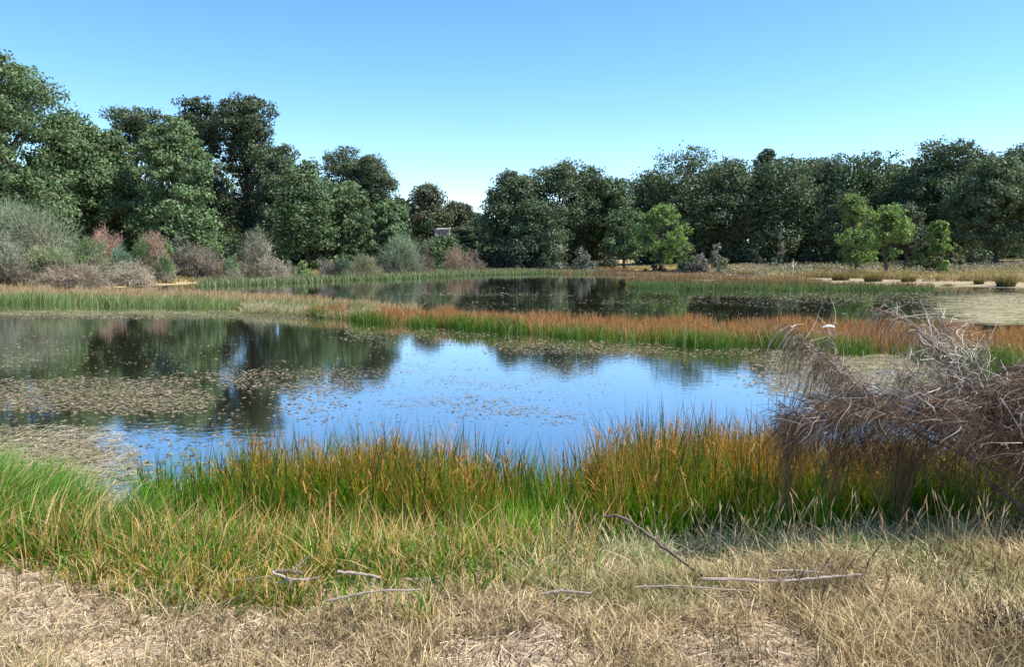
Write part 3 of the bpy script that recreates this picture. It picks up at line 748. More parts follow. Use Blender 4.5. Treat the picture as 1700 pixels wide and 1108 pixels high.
# ------------------------------------------------------------------ stone ruin and stump
def box(B, x0, x1, y0, y1, z0, z1, col, r=None):
    V = np.array([[x, y, z] for z in (z0, z1) for y in (y0, y1) for x in (x0, x1)], float)
    if r is not None: V += r.standard_normal(V.shape) * 0.03
    F_ = np.array([[0, 2, 3, 1], [4, 5, 7, 6], [0, 1, 5, 4], [2, 6, 7, 3], [0, 4, 6, 2], [1, 3, 7, 5]])
    return B.add(V, F_, np.tile(np.asarray(col, float), (8, 1)))
M_STONE = attr_mat('rubble_stone', 0.9, 0.0, 0.1, noise=0.35, nscale=4)
def ruin():
    D = 90.0; X = (735 - 850) / F * D; zg = float(ground(X, D)); r = rng(3)
    e = empty('stone_ruin', (X, D, zg), 'small pale stone ruin with a dark opening seen between the trees at the notch', 'ruin')
    top = float(at_d(733, 379, D)[2]) - zg; sill = top - 0.9
    st = (0.40, 0.32, 0.27)
    for x0, x1 in ((-0.85, -0.35), (0.3, 0.8)):
        box(Batch(), x0, x1, 0, 0.5, sill, top - 0.14, st, r).build('wall', M_STONE, e)
    box(Batch(), -0.85, 0.8, 0, 0.5, -0.3, sill - 0.003, st, r).build('wall', M_STONE, e)
    box(Batch(), -0.85, -0.5, 0.503, 3.2, -0.3, top - 0.5, st, r).build('wall', M_STONE, e)
    box(Batch(), 0.45, 0.8, 0.503, 3.2, -0.3, top - 0.4, st, r).build('wall', M_STONE, e)
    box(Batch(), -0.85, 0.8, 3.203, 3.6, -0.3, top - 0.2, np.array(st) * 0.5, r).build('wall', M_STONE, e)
    box(Batch(), -0.62, 0.9, -0.06, 0.5, top - 0.137, top, (0.55, 0.49, 0.46), r).build('lintel', M_STONE, e)
ruin()
def stump():
    D = 66.0; X = (1314 - 850) / F * D; zg = float(ground(X, D)); r = rng(4)
    e = empty('bleached_stump', (X, D, zg), 'bleached white dead stump standing in the dry grass of the right bank', 'stump')
    c = (0.5, 0.44, 0.38)
    limb_ = [([[0, 0, -0.1], [0.02, 0, 0.5], [-0.04, 0, 0.95]], 0.14, 0.07, 'trunk'), ([[0, 0, 0.45], [0.2, 0, 0.75], [0.36, 0, 0.95]], 0.06, 0.03, 'branch'), ([[0, 0, 0.7], [0.1, 0.05, 1.0], [0.05, 0.05, 1.2]], 0.04, 0.02, 'branch')]
    for pts, a, b, nm in limb_:
        Batch().add(*limb_tube(pts, a, b, c, K=6, sides=7, wob=0.01, r=r)).build(nm, M_TWIG, e)
ruin_done = stump()

# ------------------------------------------------------------------ rushes and grasses
def mixc(a, b, k):
    k = np.asarray(k)[:, None]
    return np.asarray(a) * (1 - k) + np.asarray(b) * k

def belt(name, spec, n, seed, hgt, label, green=(0.06, 0.15, 0.018), tip=(0.45, 0.205, 0.092), K=4, wid=0.006, lean=0.16, bend=0.2, orange=None, pale=0.0, cpow=1.6, az=None, gz=False):
    """belt of rushes standing in the water: spec = (px, front distance, back distance)"""
    r = rng(seed)
    spec = np.array(spec, float)
    px = r.uniform(spec[0, 0], spec[-1, 0], n * 3)
    a = np.interp(px, spec[:, 0], spec[:, 1]); b = np.interp(px, spec[:, 0], spec[:, 2])
    wob = (fbm(px * 0.03, px * 0 + seed, 3) - 0.5) * 0.35 * (b - a) + (fbm(px * 0.15, px * 0 + seed + 5, 2) - 0.5) * 0.5
    D = a + wob + (b - a) * r.random(len(px))
    area = (b - a) * D
    keep = r.random(len(px)) < area / area.max() * np.clip(-0.35 + 2.4 * fbm((px - 850) / F * D * 1.3, D * 1.3 + seed, 4), 0.06, 1.4)
    px, D, a, b = px[keep][:n], D[keep][:n], a[keep][:n], b[keep][:n]
    x = (px - 850) / F * D
    N = len(x)
    u = (D - a) / (b - a)
    h = hgt * (0.45 + 0.65 * r.random(N)) * (0.55 + 0.9 * fbm(x * 1.1, D * 1.1 + seed, 4))
    z = ground(x, D) if gz else np.zeros(N) - 0.02
    g = np.asarray(green) * (0.65 + 0.7 * r.random((N, 1))) * (0.75 + 0.5 * fbm(x * 0.6, D * 0.6, 2))[:, None]
    o = orange(px, u) if orange else np.ones(N) * 0.8
    o = np.clip(o + 0.25 * r.standard_normal(N), 0, 1)
    t = mixc(np.asarray(green) * 1.5, tip, o) * (0.7 + 0.6 * r.random((N, 1)))
    if pale > 0:
        pm = r.random(N) < pale
        t[pm] = np.array([0.55, 0.46, 0.33]) * (0.7 + 0.5 * r.random((pm.sum(), 1))); g[pm] = g[pm] * 0.4 + np.array([0.3, 0.27, 0.15]) * 0.6
    g = mixc(g, t, np.clip((o - 0.55) * 1.0, 0, 0.6) * sstep(0.05, 0.3, u)) if False else g * (1 - 0.55 * (o * sstep(0.02, 0.25, u))[:, None]) + t * (0.55 * (o * sstep(0.02, 0.25, u))[:, None])
    V, Fq, C = blades(x, D, z, h, wid * (0.6 + 0.8 * r.random(N)) * (D / 18) ** 0.5, r, lean, bend, K, g, t, cpow, az=az, azs=1.0)
    return tag(link_mesh(name, V, [Fq], M_GRASS, C), label, 'rushes', kind='stuff')

belt('rush_belt', [(505, 25.0, 25.6), (560, 23.8, 25.6), (650, 22.0, 24.4), (780, 20.3, 23.0), (900, 19.1, 22.2), (1050, 17.4, 21.0), (1250, 16.4, 20.3), (1400, 15.5, 19.8), (1550, 14.4, 19.2), (1700, 13.4, 18.6), (1900, 12.2, 18), (2200, 11, 18)],
     62000, 301, 0.44, 'belt of rushes with green feet and rusty tips crossing the middle of the pond', wid=0.007,
     orange=lambda px, u: 0.15 + 1.05 * sstep(0.03, 0.25, u), cpow=1.2, pale=0.05)
belt('rush_belt', [(-500, 33, 42), (-200, 31.5, 40), (0, 30.6, 39), (150, 29.6, 37), (300, 28.4, 35), (450, 26.8, 31.6), (560, 25.2, 28.6), (640, 24.0, 26.4), (700, 23, 24.6)],
     46000, 302, 0.50, 'rushes on the far left water with pale green feet, behind the algae strip', green=(0.13, 0.19, 0.06), tip=(0.52, 0.32, 0.18), wid=0.008,
     orange=lambda px, u: -0.1 + 1.2 * sstep(0.1, 0.45, u), pale=0.14, az=0.6)
belt('rush_belt', [(330, 46, 51), (450, 49, 57), (560, 54, 64), (700, 60, 76), (800, 68, 84), (900, 72, 86), (1000, 70, 80)],
     20000, 303, 0.46, 'thin fringe of green rushes along the far shore left of the middle clump', green=(0.07, 0.12, 0.04), tip=(0.24, 0.22, 0.11), wid=0.011, pale=0.22, orange=lambda px, u: px * 0 + 0.3)
belt('rush_belt', [(800, 78, 92), (900, 76, 92), (1000, 70, 84), (1100, 62, 74), (1200, 56, 64), (1340, 50, 55)],
     20000, 304, 0.40, 'rusty red brown rushes along the far shore below the middle clump', green=(0.20, 0.15, 0.08), tip=(0.33, 0.20, 0.12), wid=0.013, gz=False)
belt('rush_belt', [(1040, 45, 52), (1150, 42, 50), (1300, 40, 47), (1440, 40, 45), (1550, 40, 43)],
     14000, 305, 0.42, 'dark green and brown rushes standing in the far water before the sandy shore', green=(0.07, 0.12, 0.04), tip=(0.24, 0.13, 0.07), wid=0.011, orange=lambda px, u: 0.2 + 0.8 * sstep(0.2, 0.7, u))

belt('rush_belt', [(400, 25.9, 28.0), (470, 25.0, 27.6), (560, 24.0, 26.0), (610, 23.2, 24.6)], 4200, 306, 0.42, 'bleached bent reeds leaning over where the two rush belts meet', green=(0.16, 0.20, 0.07), tip=(0.5, 0.42, 0.28), wid=0.009, pale=0.65, lean=0.6, bend=0.5, az=0.2)

def far_grass():
    """dry grass on the far banks"""
    r = rng(310); n = 90000
    px = r.uniform(-300, 2000, n * 2); D = r.uniform(40, 92, n * 2)
    x = (px - 850) / F * D; s = sd_pond(x, D)
    lft = x < -6
    ok = (s > np.where(lft, 0.5, 1.5 + 5 * fbm(x * 0.35, D * 0.35, 3) * (x > 8))) & (s < 34)
    x, D, s = x[ok][:n], D[ok][:n], s[ok][:n]; N = len(x)
    z = ground(x, D)
    k = fbm(x * 0.25, D * 0.25, 3)
    h = (0.18 + 0.28 * k) * (0.6 + 0.7 * r.random(N))
    c0 = mixc((0.16, 0.15, 0.06), (0.28, 0.22, 0.11), r.random(N)); c1 = mixc((0.58, 0.44, 0.21), (0.36, 0.31, 0.12), sstep(0.45, 0.6, k)) * (0.7 + 0.5 * r.random((N, 1)))
    V, Fq, C = blades(x, D, z, h, 0.020 + 0.012 * r.random(N), r, 0.35, 0.3, 3, c0, c1, 0.8)
    tag(link_mesh('dry_grass', V, [Fq], M_DRY, C), 'tawny dry grass on the far banks between the shore and the woods', 'grass', kind='stuff')
far_grass()
def sedge():
    r = rng(312); n = 9000
    px = r.uniform(1215, 1740, n * 2); D = r.uniform(50, 62, n * 2); x = (px - 850) / F * D; s_ = sd_pond(x, D)
    q = fbm(x * 0.9, D * 0.9, 3)
    ok = (s_ > 3.0) & (s_ < 7.5) & (q + 0.2 * r.random(n * 2) > 0.56 + 0.1 * sstep(1400, 1600, px))
    x, D = x[ok], D[ok]; N = len(x)
    c0 = mixc((0.11, 0.10, 0.04), (0.20, 0.15, 0.08), r.random(N)); c1 = mixc((0.26, 0.22, 0.09), (0.44, 0.33, 0.16), r.random(N))
    V, Fq, C = blades(x, D, ground(x, D), 0.35 + 0.3 * r.random(N), 0.02 + 0 * x, r, 0.3, 0.3, 3, c0, c1)
    tag(link_mesh('sedge', V, [Fq], M_GRASS, C), 'olive sedge in ragged clumps along the top of the sandy shore', 'sedge', kind='stuff')
sedge()

def heath():
    r = rng(311); n = 26000
    px = r.uniform(1180, 1800, n); D = r.uniform(58, 78, n)
    x = (px - 850) / F * D
    k = fbm(x * 0.5, D * 0.5, 3)
    ok = (k + 0.25 * r.random(n) - 0.12 * sstep(66, 60, D)) > 0.60
    x, D, k = x[ok], D[ok], k[ok]; N = len(x)
    z = ground(x, D) + r.random(N) * 0.6 * (0.4 + k)
    cc = mixc((0.25, 0.21, 0.175), (0.20, 0.22, 0.10), r.random(N) * sstep(0.4, 0.7, vnoise(x * 0.3, D * 0.3))) * (0.7 + 0.6 * r.random((N, 1)))
    B = Batch().add(*leaves(np.stack([x, D, z], -1), np.tile([0, 0, 0.6], (N, 1)), 0.075 * (0.6 + 0.8 * r.random(N)), cc, r))
    tag(B.build('heath', M_BROOM), 'low purplish grey heath at the foot of the right bank wood', 'heath', kind='stuff')
heath()

# separate tussocks on the sandy shore
TUS = [(1237, 459, 'dark tussock at the end of the sandy strip, left of the others'), (1258, 462, 'second dark tussock on the sandy shore, close right of the first'), (1283, 463, 'wide tussock on the sandy shore below the pale dusty shrub'),
       (1313, 463, 'tussock on the sandy shore below the bleached stump'), (1345, 464, 'tussock on the sandy shore just right of the bleached stump'), (1396, 463, 'round brownish tussock below the low bushy young tree'),
       (1450, 465, 'low tussock below the forked young tree'), (1508, 466, 'flat brown tussock right of the forked young tree'), (1573, 472, 'small upright green tussock standing out on the pale sand'),
       (1625, 470, 'little tussock left of the large one near the right edge'), (1670, 473, 'large dark green tussock on the sand near the right edge')]
for i, (px, py, lab) in enumerate(TUS):
    r = rng(600 + i); p = at_z(px, py + 1, 0.1); p[2] = float(ground(p[0], p[1]))
    N = 620; sz = (0.55, 0.42, 0.68, 0.45, 0.6, 0.5, 0.52, 0.38, 0.4, 0.32, 0.66)[i]
    if i in (8, 9): sz = 0.34
    a = r.random(N) * 2 * np.pi; q = r.random(N) ** 0.5 * sz * 0.7
    x = q * np.cos(a) * (1.6 if i < 8 else 1.0); y = q * np.sin(a)
    c0 = mixc((0.09, 0.10, 0.035), (0.16, 0.12, 0.06), r.random(N)); c1 = mixc((0.20, 0.19, 0.07), (0.36, 0.27, 0.13), r.random(N))
    V, Fq, C = blades(x, y, np.zeros(N), sz * 1.15 * (0.6 + 0.6 * r.random(N)), 0.016 + 0 * x, r, 0.35, 0.35, 4, c0, c1)
    o = link_mesh('grass_tussock', V, [Fq], M_GRASS, C); o.location = [float(v) for v in p]
    tag(o, lab, 'grass tussock', 'tussocks on the sandy far shore')

# ---- floating leaves
def pads():
    r = rng(320); n = 330000
    px = r.uniform(-350, 2000, n); py = np.concatenate([r.uniform(455, 530, n // 4), r.uniform(520, 800, n - n // 4)])
    P = at_z(px, py, 0.0); x, y = P[:, 0], P[:, 1]
    d = pad_density(px, py)
    nz = fbm(x * 1.1, y * 1.6, 5) * 0.8 + vnoise(x * 4, y * 6) * 0.2
    k = sstep(0.78 - 0.62 * d, 1.02 - 0.62 * d, nz + 0.12)
    ok = (r.random(n) < 0.05 * (d > 0.08) * (py > 520) + k * (0.25 + 0.5 * d)) & (sd_pond(x, y) < 0.15) & (d > 0.02)
    x, y, px, py = x[ok], y[ok], px[ok], py[ok]; N = len(x)
    a0 = r.random(N) * 2 * np.pi
    blue = sstep(520, 620, px) * sstep(585, 610, py) * sstep(1100, 1000, px)
    rad = (0.010 + 0.024 * r.random(N) ** 1.5) * (1 - 0.3 * blue) * (1 + 0.9 * sstep(12, 40, y))
    asp = 0.45 + 0.4 * r.random(N)
    K = 7
    th = np.linspace(0, 2 * np.pi, K, endpoint=False)[None, :]
    ex = np.cos(th) * rad[:, None]; ey = np.sin(th) * (rad * asp)[:, None]
    X = x[:, None] + ex * np.cos(a0)[:, None] - ey * np.sin(a0)[:, None]
    Y = y[:, None] + ex * np.sin(a0)[:, None] + ey * np.cos(a0)[:, None]
    tilt = r.standard_normal((N, 2)) * 0.09
    Z = 0.006 + 0.012 * r.random(N)[:, None] + ex * tilt[:, :1] + ey * tilt[:, 1:] + np.abs(ex) * 0.05
    Z = np.maximum(Z, 0.002)
    C = mixc((0.30, 0.225, 0.14), (0.17, 0.17, 0.06), (r.random(N) < 0.3) * 1.0) * (0.5 + 0.6 * r.random((N, 1)))
    C = C * (1 - 0.45 * blue[:, None]) + np.array([0.20, 0.20, 0.20]) * 0.45 * blue[:, None]
    V = np.stack([X, Y, Z], -1).reshape(-1, 3)
    F_ = np.arange(N * K).reshape(N, K)
    o = link_mesh('floating_leaves', V, [F_], M_PAD, np.repeat(C, K, 0))
    tag(o, 'mats of small beige pondweed leaves floating on the water', 'pondweed', kind='stuff')
    # matted dead stems in the shallow lower left
    n = 9000
    px = np.concatenate([r.uniform(-250, 230, n), r.uniform(1280, 1560, n // 2)]); py = np.concatenate([r.uniform(712, 860, n), r.uniform(580, 660, n // 2)])
    P = at_z(px, py, 0.0); x, y = P[:, 0], P[:, 1]
    ok = (sd_pond(x, y) < 0.4) & (r.random(len(x)) < 0.2 + fbm(x * 2, y * 2, 3) * 1.1) & (px - 160 < (py - 690) * 1.1 + 200 * (px > 1000) + 2000 * (px > 1000))
    x, y = x[ok], y[ok]; N = len(x); a = r.random(N) * np.pi
    L = 0.05 + 0.16 * r.random(N)
    t = np.linspace(-0.5, 0.5, 4)[None, :]
    P = np.stack([x[:, None] + np.cos(a)[:, None] * t * L[:, None], y[:, None] + np.sin(a)[:, None] * t * L[:, None] + (t ** 2) * L[:, None] * 0.6, 0.012 + 0.035 * r.random(N)[:, None] + 0 * t + np.maximum(ground(x, y), 0)[:, None]], -1)
    side = np.stack([-np.sin(a), np.cos(a), 0.3 * r.standard_normal(N)], -1)
    C = (mixc((0.50, 0.42, 0.30), (0.26, 0.27, 0.12), r.random(N) < 0.3) * (0.5 + 0.7 * r.random((N, 1))))[:, None].repeat(4, 1)
    V, Fq, C = ribbons(P, np.full((N, 4), 0.0028), side, C)
    tag(link_mesh('floating_stems', V, [Fq], M_DRY, C), 'matted dead stems floating in the shallow water by the banks', 'pondweed', kind='stuff')
pads()

# ---- foreground
def scatter(r, n, p0, p1, d0, d1):
    D = np.sqrt(r.uniform(d0 * d0, d1 * d1, n)); px = r.uniform(p0, p1, n)
    return px, D, (px - 850) / F * D

def tufts(r, cx, cy, per, spread):
    """blades gathered in tufts: positions, outward direction, tuft index"""
    k = np.repeat(np.arange(len(cx)), per)
    a = r.random(len(k)) * 2 * np.pi; q = np.abs(r.standard_normal(len(k))) * spread[k]
    return cx[k] + q * np.cos(a), cy[k] + q * np.sin(a), a, k

def rush_bed():
    r = rng(330); n = 3600
    px, D, cx = scatter(r, n, 205, 2000, 4.5, 6.25)
    edge = 4.98 + 0.40 * (fbm(px * 0.014, px * 0, 3) - 0.5) * 2 - 0.2 * sstep(420, 250, px)
    far = np.interp(px, [205, 260, 420, 800, 900, 960, 1040, 1250, 1500, 2000], [5.5, 5.75, 5.85, 5.9, 5.75, 5.6, 5.9, 6.1, 6.2, 6.3])
    cl = fbm(cx * 2.2 + 3, D * 2.2, 3)
    dens = sstep(edge - 0.3, edge + 0.15, D) * sstep(far + 0.15, far - 0.1, D) * (0.25 + 1.1 * sstep(0.35, 0.6, cl))
    dens *= 1 - 0.85 * np.exp(-((px - 855) / 34) ** 2) * sstep(5.5, 4.9, D)
    ok = r.random(n) < dens
    cx, cy = cx[ok], D[ok]; M = len(cx)
    x, D, az, k = tufts(r, cx, cy, 34, 0.022 + 0.03 * r.random(M))
    px = 850 + x / D * F; N = len(x)
    th = (0.78 + 0.34 * r.random(M))[k]; tv = (0.6 + 0.8 * r.random(M))[k]; to = (0.28 * r.standard_normal(M))[k]
    tl = (0.10 + 0.16 * r.random(M))[k]
    z = np.maximum(ground(x, D), -0.05)
    top = np.interp(px, [205, 250, 330, 450, 700, 870, 930, 1000, 1080, 1230, 1320, 1700], [0.50, 0.62, 0.64, 0.72, 0.74, 0.66, 0.60, 0.76, 0.82, 0.80, 0.74, 0.70])
    h = (top - z) * (0.60 + 0.42 * r.random(N) ** 0.7) * th * (0.80 + 0.2 * sstep(4.9, 5.4, D))
    short = r.random(N) < 0.34 + 0.3 * sstep(5.4, 5.0, D); h[short] *= 0.55 + 0.25 * r.random(short.sum())
    tall = r.random(N) < 0.03; h[tall] = (top - z)[tall] * (1.02 + 0.2 * r.random(tall.sum()))
    green = np.array([0.048, 0.180, 0.006])
    g0 = green * tv[:, None] * (0.5 + 1.0 * r.random((N, 1))) * (1 + np.array([0.7, 0.1, 0.2]) * (fbm(x * 1.3, D * 1.3, 3)[:, None] - 0.5))
    om = np.interp(px, [205, 300, 420, 620, 800, 900, 960, 1050, 1250, 1700], [0.05, 0.42, 0.62, 0.76, 0.62, 0.3, 0.72, 1.0, 0.9, 0.6])
    om = om - 0.45 * sstep(5.5, 5.0, D)
    o = np.clip(om + to + 0.25 * r.standard_normal(N) + 0.7 * (fbm(x * 1.6, D * 1.6 + 9, 3) - 0.5), 0, 1)
    o = np.where(short, o * 0.15, o)
    t1 = mixc((0.125, 0.31, 0.012), (0.60, 0.235, 0.05), sstep(0.25, 0.8, o)) * (0.55 + 0.8 * r.random((N, 1)))
    dry = r.random(N) < 0.09
    t1[dry] = np.array([0.62, 0.42, 0.17]) * (0.7 + 0.5 * r.random((dry.sum(), 1))); g0[dry] = np.array([0.34, 0.26, 0.08])
    t1[tall] = np.array([0.07, 0.08, 0.05])
    V, Fq, C = blades(x, D, z, h, 0.0032 + 0.0026 * r.random(N), r, 0.14, 0.13, 5, g0, t1, 2.0, az=az + 0.0, azs=0.5)
    m = (r.random(N) < 0.20) & (o > 0.35)
    N2 = int(m.sum())
    kk = 0.72 + 0.2 * r.random(N2)
    xi, yi, zi = x[m], D[m], z[m] + h[m] * kk * 0.95
    V2, F2, C2 = blades(xi + r.normal(size=N2) * 0.012, yi + r.normal(size=N2) * 0.012, zi, 0.05 + 0.05 * r.random(N2), 0.0035 + 0.003 * r.random(N2), r, 0.7, 0.3, 3,
                        np.tile([0.34, 0.16, 0.05], (N2, 1)) * (0.6 + 0.8 * r.random((N2, 1))), np.tile([0.52, 0.27, 0.08], (N2, 1)) * (0.6 + 0.8 * r.random((N2, 1))), 1.0)
    B = Batch().add(V, Fq, C).add(V2, F2, C2)
    tag(B.build('rush_bed', M_GRASS), 'dense bed of green rushes with orange brown tips along the near water edge', 'rushes', kind='stuff')
rush_bed()

def meadow_grass():
    r = rng(340); B = Batch()
    # mixed green and straw grass on the left and centre
    n = 4700
    px, D, cx = scatter(r, n, -160, 960, 3.05, 5.0)
    lo = np.interp(px, [-160, 0, 120, 300, 600, 700, 960], [4.05, 3.9, 3.55, 3.2, 3.2, 3.3, 3.8]) + 0.5 * (fbm(px * 0.02, D, 3) - 0.5)
    cl = fbm(cx * 2.5 + 70, D * 2.5, 3)
    ok = r.random(n) < sstep(lo - 0.2, lo + 0.75, D) * (0.18 + 1.0 * sstep(0.40, 0.6, cl)) * (1 - 0.6 * sstep(780, 930, px))
    cx, cy = cx[ok], D[ok]; M = len(cx)
    x, D, az, k = tufts(r, cx, cy, 17, 0.02 + 0.05 * r.random(M)); N = len(x)
    z = np.maximum(ground(x, D), 0)
    th = (0.45 + 0.9 * r.random(M))[k]; tg = np.clip(r.random(M) * 0.6 + 1.6 * (fbm(cx * 1.4 + 3, cy * 1.4, 3) - 0.38), 0, 1)[k]; tv = (0.5 + 0.9 * r.random(M))[k]
    h = 0.27 * th * (0.45 + 0.65 * r.random(N)) * (0.5 + 0.5 * sstep(3.7, 4.4, D))
    g = mixc((0.030, 0.125, 0.004), (0.07, 0.17, 0.008), tg) * (tv * (0.5 + 0.8 * r.random(N)))[:, None]
    t = mixc((0.085, 0.25, 0.015), (0.62, 0.36, 0.08), (r.random(N) < 0.12 + 0.5 * (tg > 0.62)) * 1.0) * (0.55 + 0.7 * r.random((N, 1)))
    q = r.random(N)
    dr = q < 0.20 + 0.25 * sstep(4.2, 3.5, D)
    g[dr] = np.array([0.42, 0.31, 0.11]) * (0.6 + 0.6 * r.random((dr.sum(), 1))); t[dr] = np.array([0.68, 0.50, 0.25]) * (0.7 + 0.5 * r.random((dr.sum(), 1)))
    orr = (q > 0.26) & (q < 0.32)
    t[orr] = np.array([0.54, 0.25, 0.05])
    B.add(*blades(x, D, z, h, 0.0028 + 0.0026 * r.random(N), r, 0.32, 0.4, 5, g, t, 1.3, az=az + 0.25, azs=0.7))
    # loose long straws leaning across
    n = 1500
    px, D, x = scatter(r, n, -160, 1000, 3.9, 5.0); z = np.maximum(ground(x, D), 0)
    c = mixc((0.62, 0.46, 0.22), (0.50, 0.27, 0.08), r.random(n))
    B.add(*blades(x, D, z, 0.24 + 0.25 * r.random(n), 0.0020 + 0.0015 * r.random(n), r, 0.6, 0.15, 4, c * 0.8, c, 1.0))
    n = 2200; D = r.uniform(4.75, 5.35, n); px = 862 + 26 * r.standard_normal(n); x = (px - 850) / F * D; z = np.maximum(ground(x, D), 0)
    c = np.array([0.16, 0.34, 0.02]) * (0.6 + 0.7 * r.random((n, 1)))
    B.add(*blades(x, D, z, 0.20 + 0.22 * r.random(n), 0.003 + 0.002 * r.random(n), r, 0.3, 0.4, 5, c * 0.7, c * 1.2, 1.0))
    # lusher leaning grass at the left water edge
    n = 1000
    px, D, cx = scatter(r, n, -260, 250, 4.6, 6.3)
    hi = np.interp(px, [-260, 0, 120, 190, 250], [6.2, 6.1, 5.8, 5.3, 5.1])
    ok = r.random(n) < sstep(4.6, 4.9, D) * sstep(hi + 0.1, hi - 0.3, D) * (0.2 + sstep(0.38, 0.6, fbm(cx * 2.4, D * 2.4 + 30, 3)))
    cx, cy = cx[ok], D[ok]; M = len(cx)
    x, D, az, k = tufts(r, cx, cy, 26, 0.03 + 0.05 * r.random(M)); N = len(x)
    z = np.maximum(ground(x, D), 0)
    h = 0.42 * (0.5 + 0.6 * r.random(N)) * (0.7 + 0.5 * r.random(M))[k]
    tv = (0.6 + 0.8 * r.random(M))[k][:, None]
    g = np.array([0.04, 0.14, 0.010]) * (0.6 + 0.8 * r.random((N, 1))) * tv
    t = mixc((0.11, 0.30, 0.025), (0.66, 0.52, 0.22), (r.random(N) < 0.25) * 1.0) * (0.7 + 0.6 * r.random((N, 1)))
    B.add(*blades(x, D, z, h, 0.0024 + 0.002 * r.random(N), r, 0.3, 0.45, 5, g, t, 1.2, az=0.3 + 0 * x, azs=0.8))
    tag(B.build('meadow_grass', M_GRASS), 'tangled green and yellow grass between the dry ground and the rushes', 'grass', kind='stuff')
    # pale matted grass on the right and centre
    B = Batch()
    n = 2300
    px, D, cx = scatter(r, n, 560, 2000, 3.2, 4.8)
    cl = fbm(cx * 2.6 + 11, D * 2.6, 3)
    ok = r.random(n) < sstep(3.1, 3.9, D) * (0.2 + sstep(0.38, 0.6, cl)) * (0.35 + 0.65 * sstep(600, 950, px))
    cx, cy = cx[ok], D[ok]; M = len(cx)
    x, D, az, k = tufts(r, cx, cy, 18, 0.02 + 0.06 * r.random(M)); N = len(x)
    z = ground(x, D)
    tall = (0.5 + 0.9 * r.random(M))[k]
    h = (0.075 + 0.10 * sstep(3.6, 4.2, D)) * (0.4 + 0.8 * r.random(N)) * tall
    gm = (r.random(M) < 0.22 + 0.25 * sstep(1150, 700, 850 + cx / cy * F))[k] * sstep(3.3, 4.1, D) + (r.random(N) < 0.15)
    g = mixc((0.44, 0.36, 0.15), (0.06, 0.16, 0.012), np.clip(gm, 0, 1)) * (0.6 + 0.7 * r.random((N, 1)))
    t = mixc((0.90, 0.77, 0.48), (0.18, 0.36, 0.05), np.clip(gm * 0.7, 0, 1)) * (0.6 + 0.55 * r.random((N, 1)))
    B.add(*blades(x, D, z, h, 0.0026 + 0.0024 * r.random(N), r, 0.5, 0.8, 5, g * (0.30 + 0.7 * r.random(M))[k][:, None], t * (0.7 + 0.45 * r.random(M))[k][:, None], 1.1, az=az, azs=0.7))
    tag(B.build('pale_grass', M_DRY), 'pale straw coloured grass matted in front of the rushes', 'grass', kind='stuff')
meadow_grass()

def dry_floor():
    r = rng(350)
    # short wiry dry grass on the near ground
    n = 68000
    px, D, x = scatter(r, n, -250, 1950, 2.45, 4.3)
    cl = fbm(x * 2.0 + 90, D * 2.0, 4)
    ok = r.random(n) < (0.08 + sstep(0.42, 0.60, cl)) * (0.55 + 0.45 * sstep(300, 800, px)) * (1 - 0.55 * sstep(400, 150, px) * sstep(3.0, 3.4, D))
    px, D, x = px[ok], D[ok], x[ok]; N = len(x)
    z = ground(x, D)
    h = 0.085 * (0.35 + 1.1 * r.random(N)) * (0.6 + 1.0 * fbm(x * 3, D * 3, 2)) * (1 + 0.5 * sstep(900, 1500, px))
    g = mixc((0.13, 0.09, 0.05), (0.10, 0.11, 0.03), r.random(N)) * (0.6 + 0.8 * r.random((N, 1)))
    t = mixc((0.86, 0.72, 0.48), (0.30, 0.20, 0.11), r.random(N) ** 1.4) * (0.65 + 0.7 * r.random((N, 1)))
    pt = fbm(x * 1.4 + 20, D * 1.4, 4)[:, None]
    kd = sstep(0.56, 0.68, pt); kg = sstep(0.44, 0.34, pt)
    g = g * (1 - 0.5 * kd) * (1 - 0.6 * kg) + np.array([0.08, 0.13, 0.03]) * 0.6 * kg
    t = t * (1 - 0.45 * kd) * (1 - 0.5 * kg) + np.array([0.26, 0.27, 0.10]) * 0.5 * kg
    t = t * np.array([1.05, 1.0, 0.86])
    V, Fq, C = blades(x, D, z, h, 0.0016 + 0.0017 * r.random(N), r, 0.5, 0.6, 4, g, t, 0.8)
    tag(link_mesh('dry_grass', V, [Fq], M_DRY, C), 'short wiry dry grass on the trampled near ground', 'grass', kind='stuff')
    # straw litter lying on the soil
    n = 42000
    px, D, x = scatter(r, n, -250, 1950, 2.4, 4.7)
    ok = r.random(n) < 0.35 + fbm(x * 2.6, D * 2.6 + 50, 3)
    x, D = x[ok], D[ok]; N = len(x); a = r.random(N) * 2 * np.pi
    L = 0.03 + 0.11 * r.random(N) ** 1.5
    t = np.linspace(-0.5, 0.5, 4)[None, :]
    X = x[:, None] + np.cos(a)[:, None] * t * L[:, None] + 0.3 * (t ** 2) * L[:, None]
    Y = D[:, None] + np.sin(a)[:, None] * t * L[:, None]
    Z = ground(X, Y) + 0.004 + 0.022 * r.random(N)[:, None] + t * 0.15 * L[:, None] * r.standard_normal((N, 1))
    side = np.stack([-np.sin(a), np.cos(a), 0.5 * r.standard_normal(N)], -1)
    C = (mixc((0.72, 0.59, 0.42), (0.24, 0.17, 0.12), (r.random(N) < 0.4) * 1.0) * (0.6 + 0.6 * r.random((N, 1))))[:, None].repeat(4, 1)
    V, Fq, C = ribbons(np.stack([X, Y, Z], -1), np.full((N, 4), 0.0012) * (0.5 + 1.1 * r.random((N, 1))), side, C)
    tag(link_mesh('straw_litter', V, [Fq], M_DRY, C), 'broken straw and stem litter lying on the pinkish soil', 'litter', kind='stuff')
dry_floor()

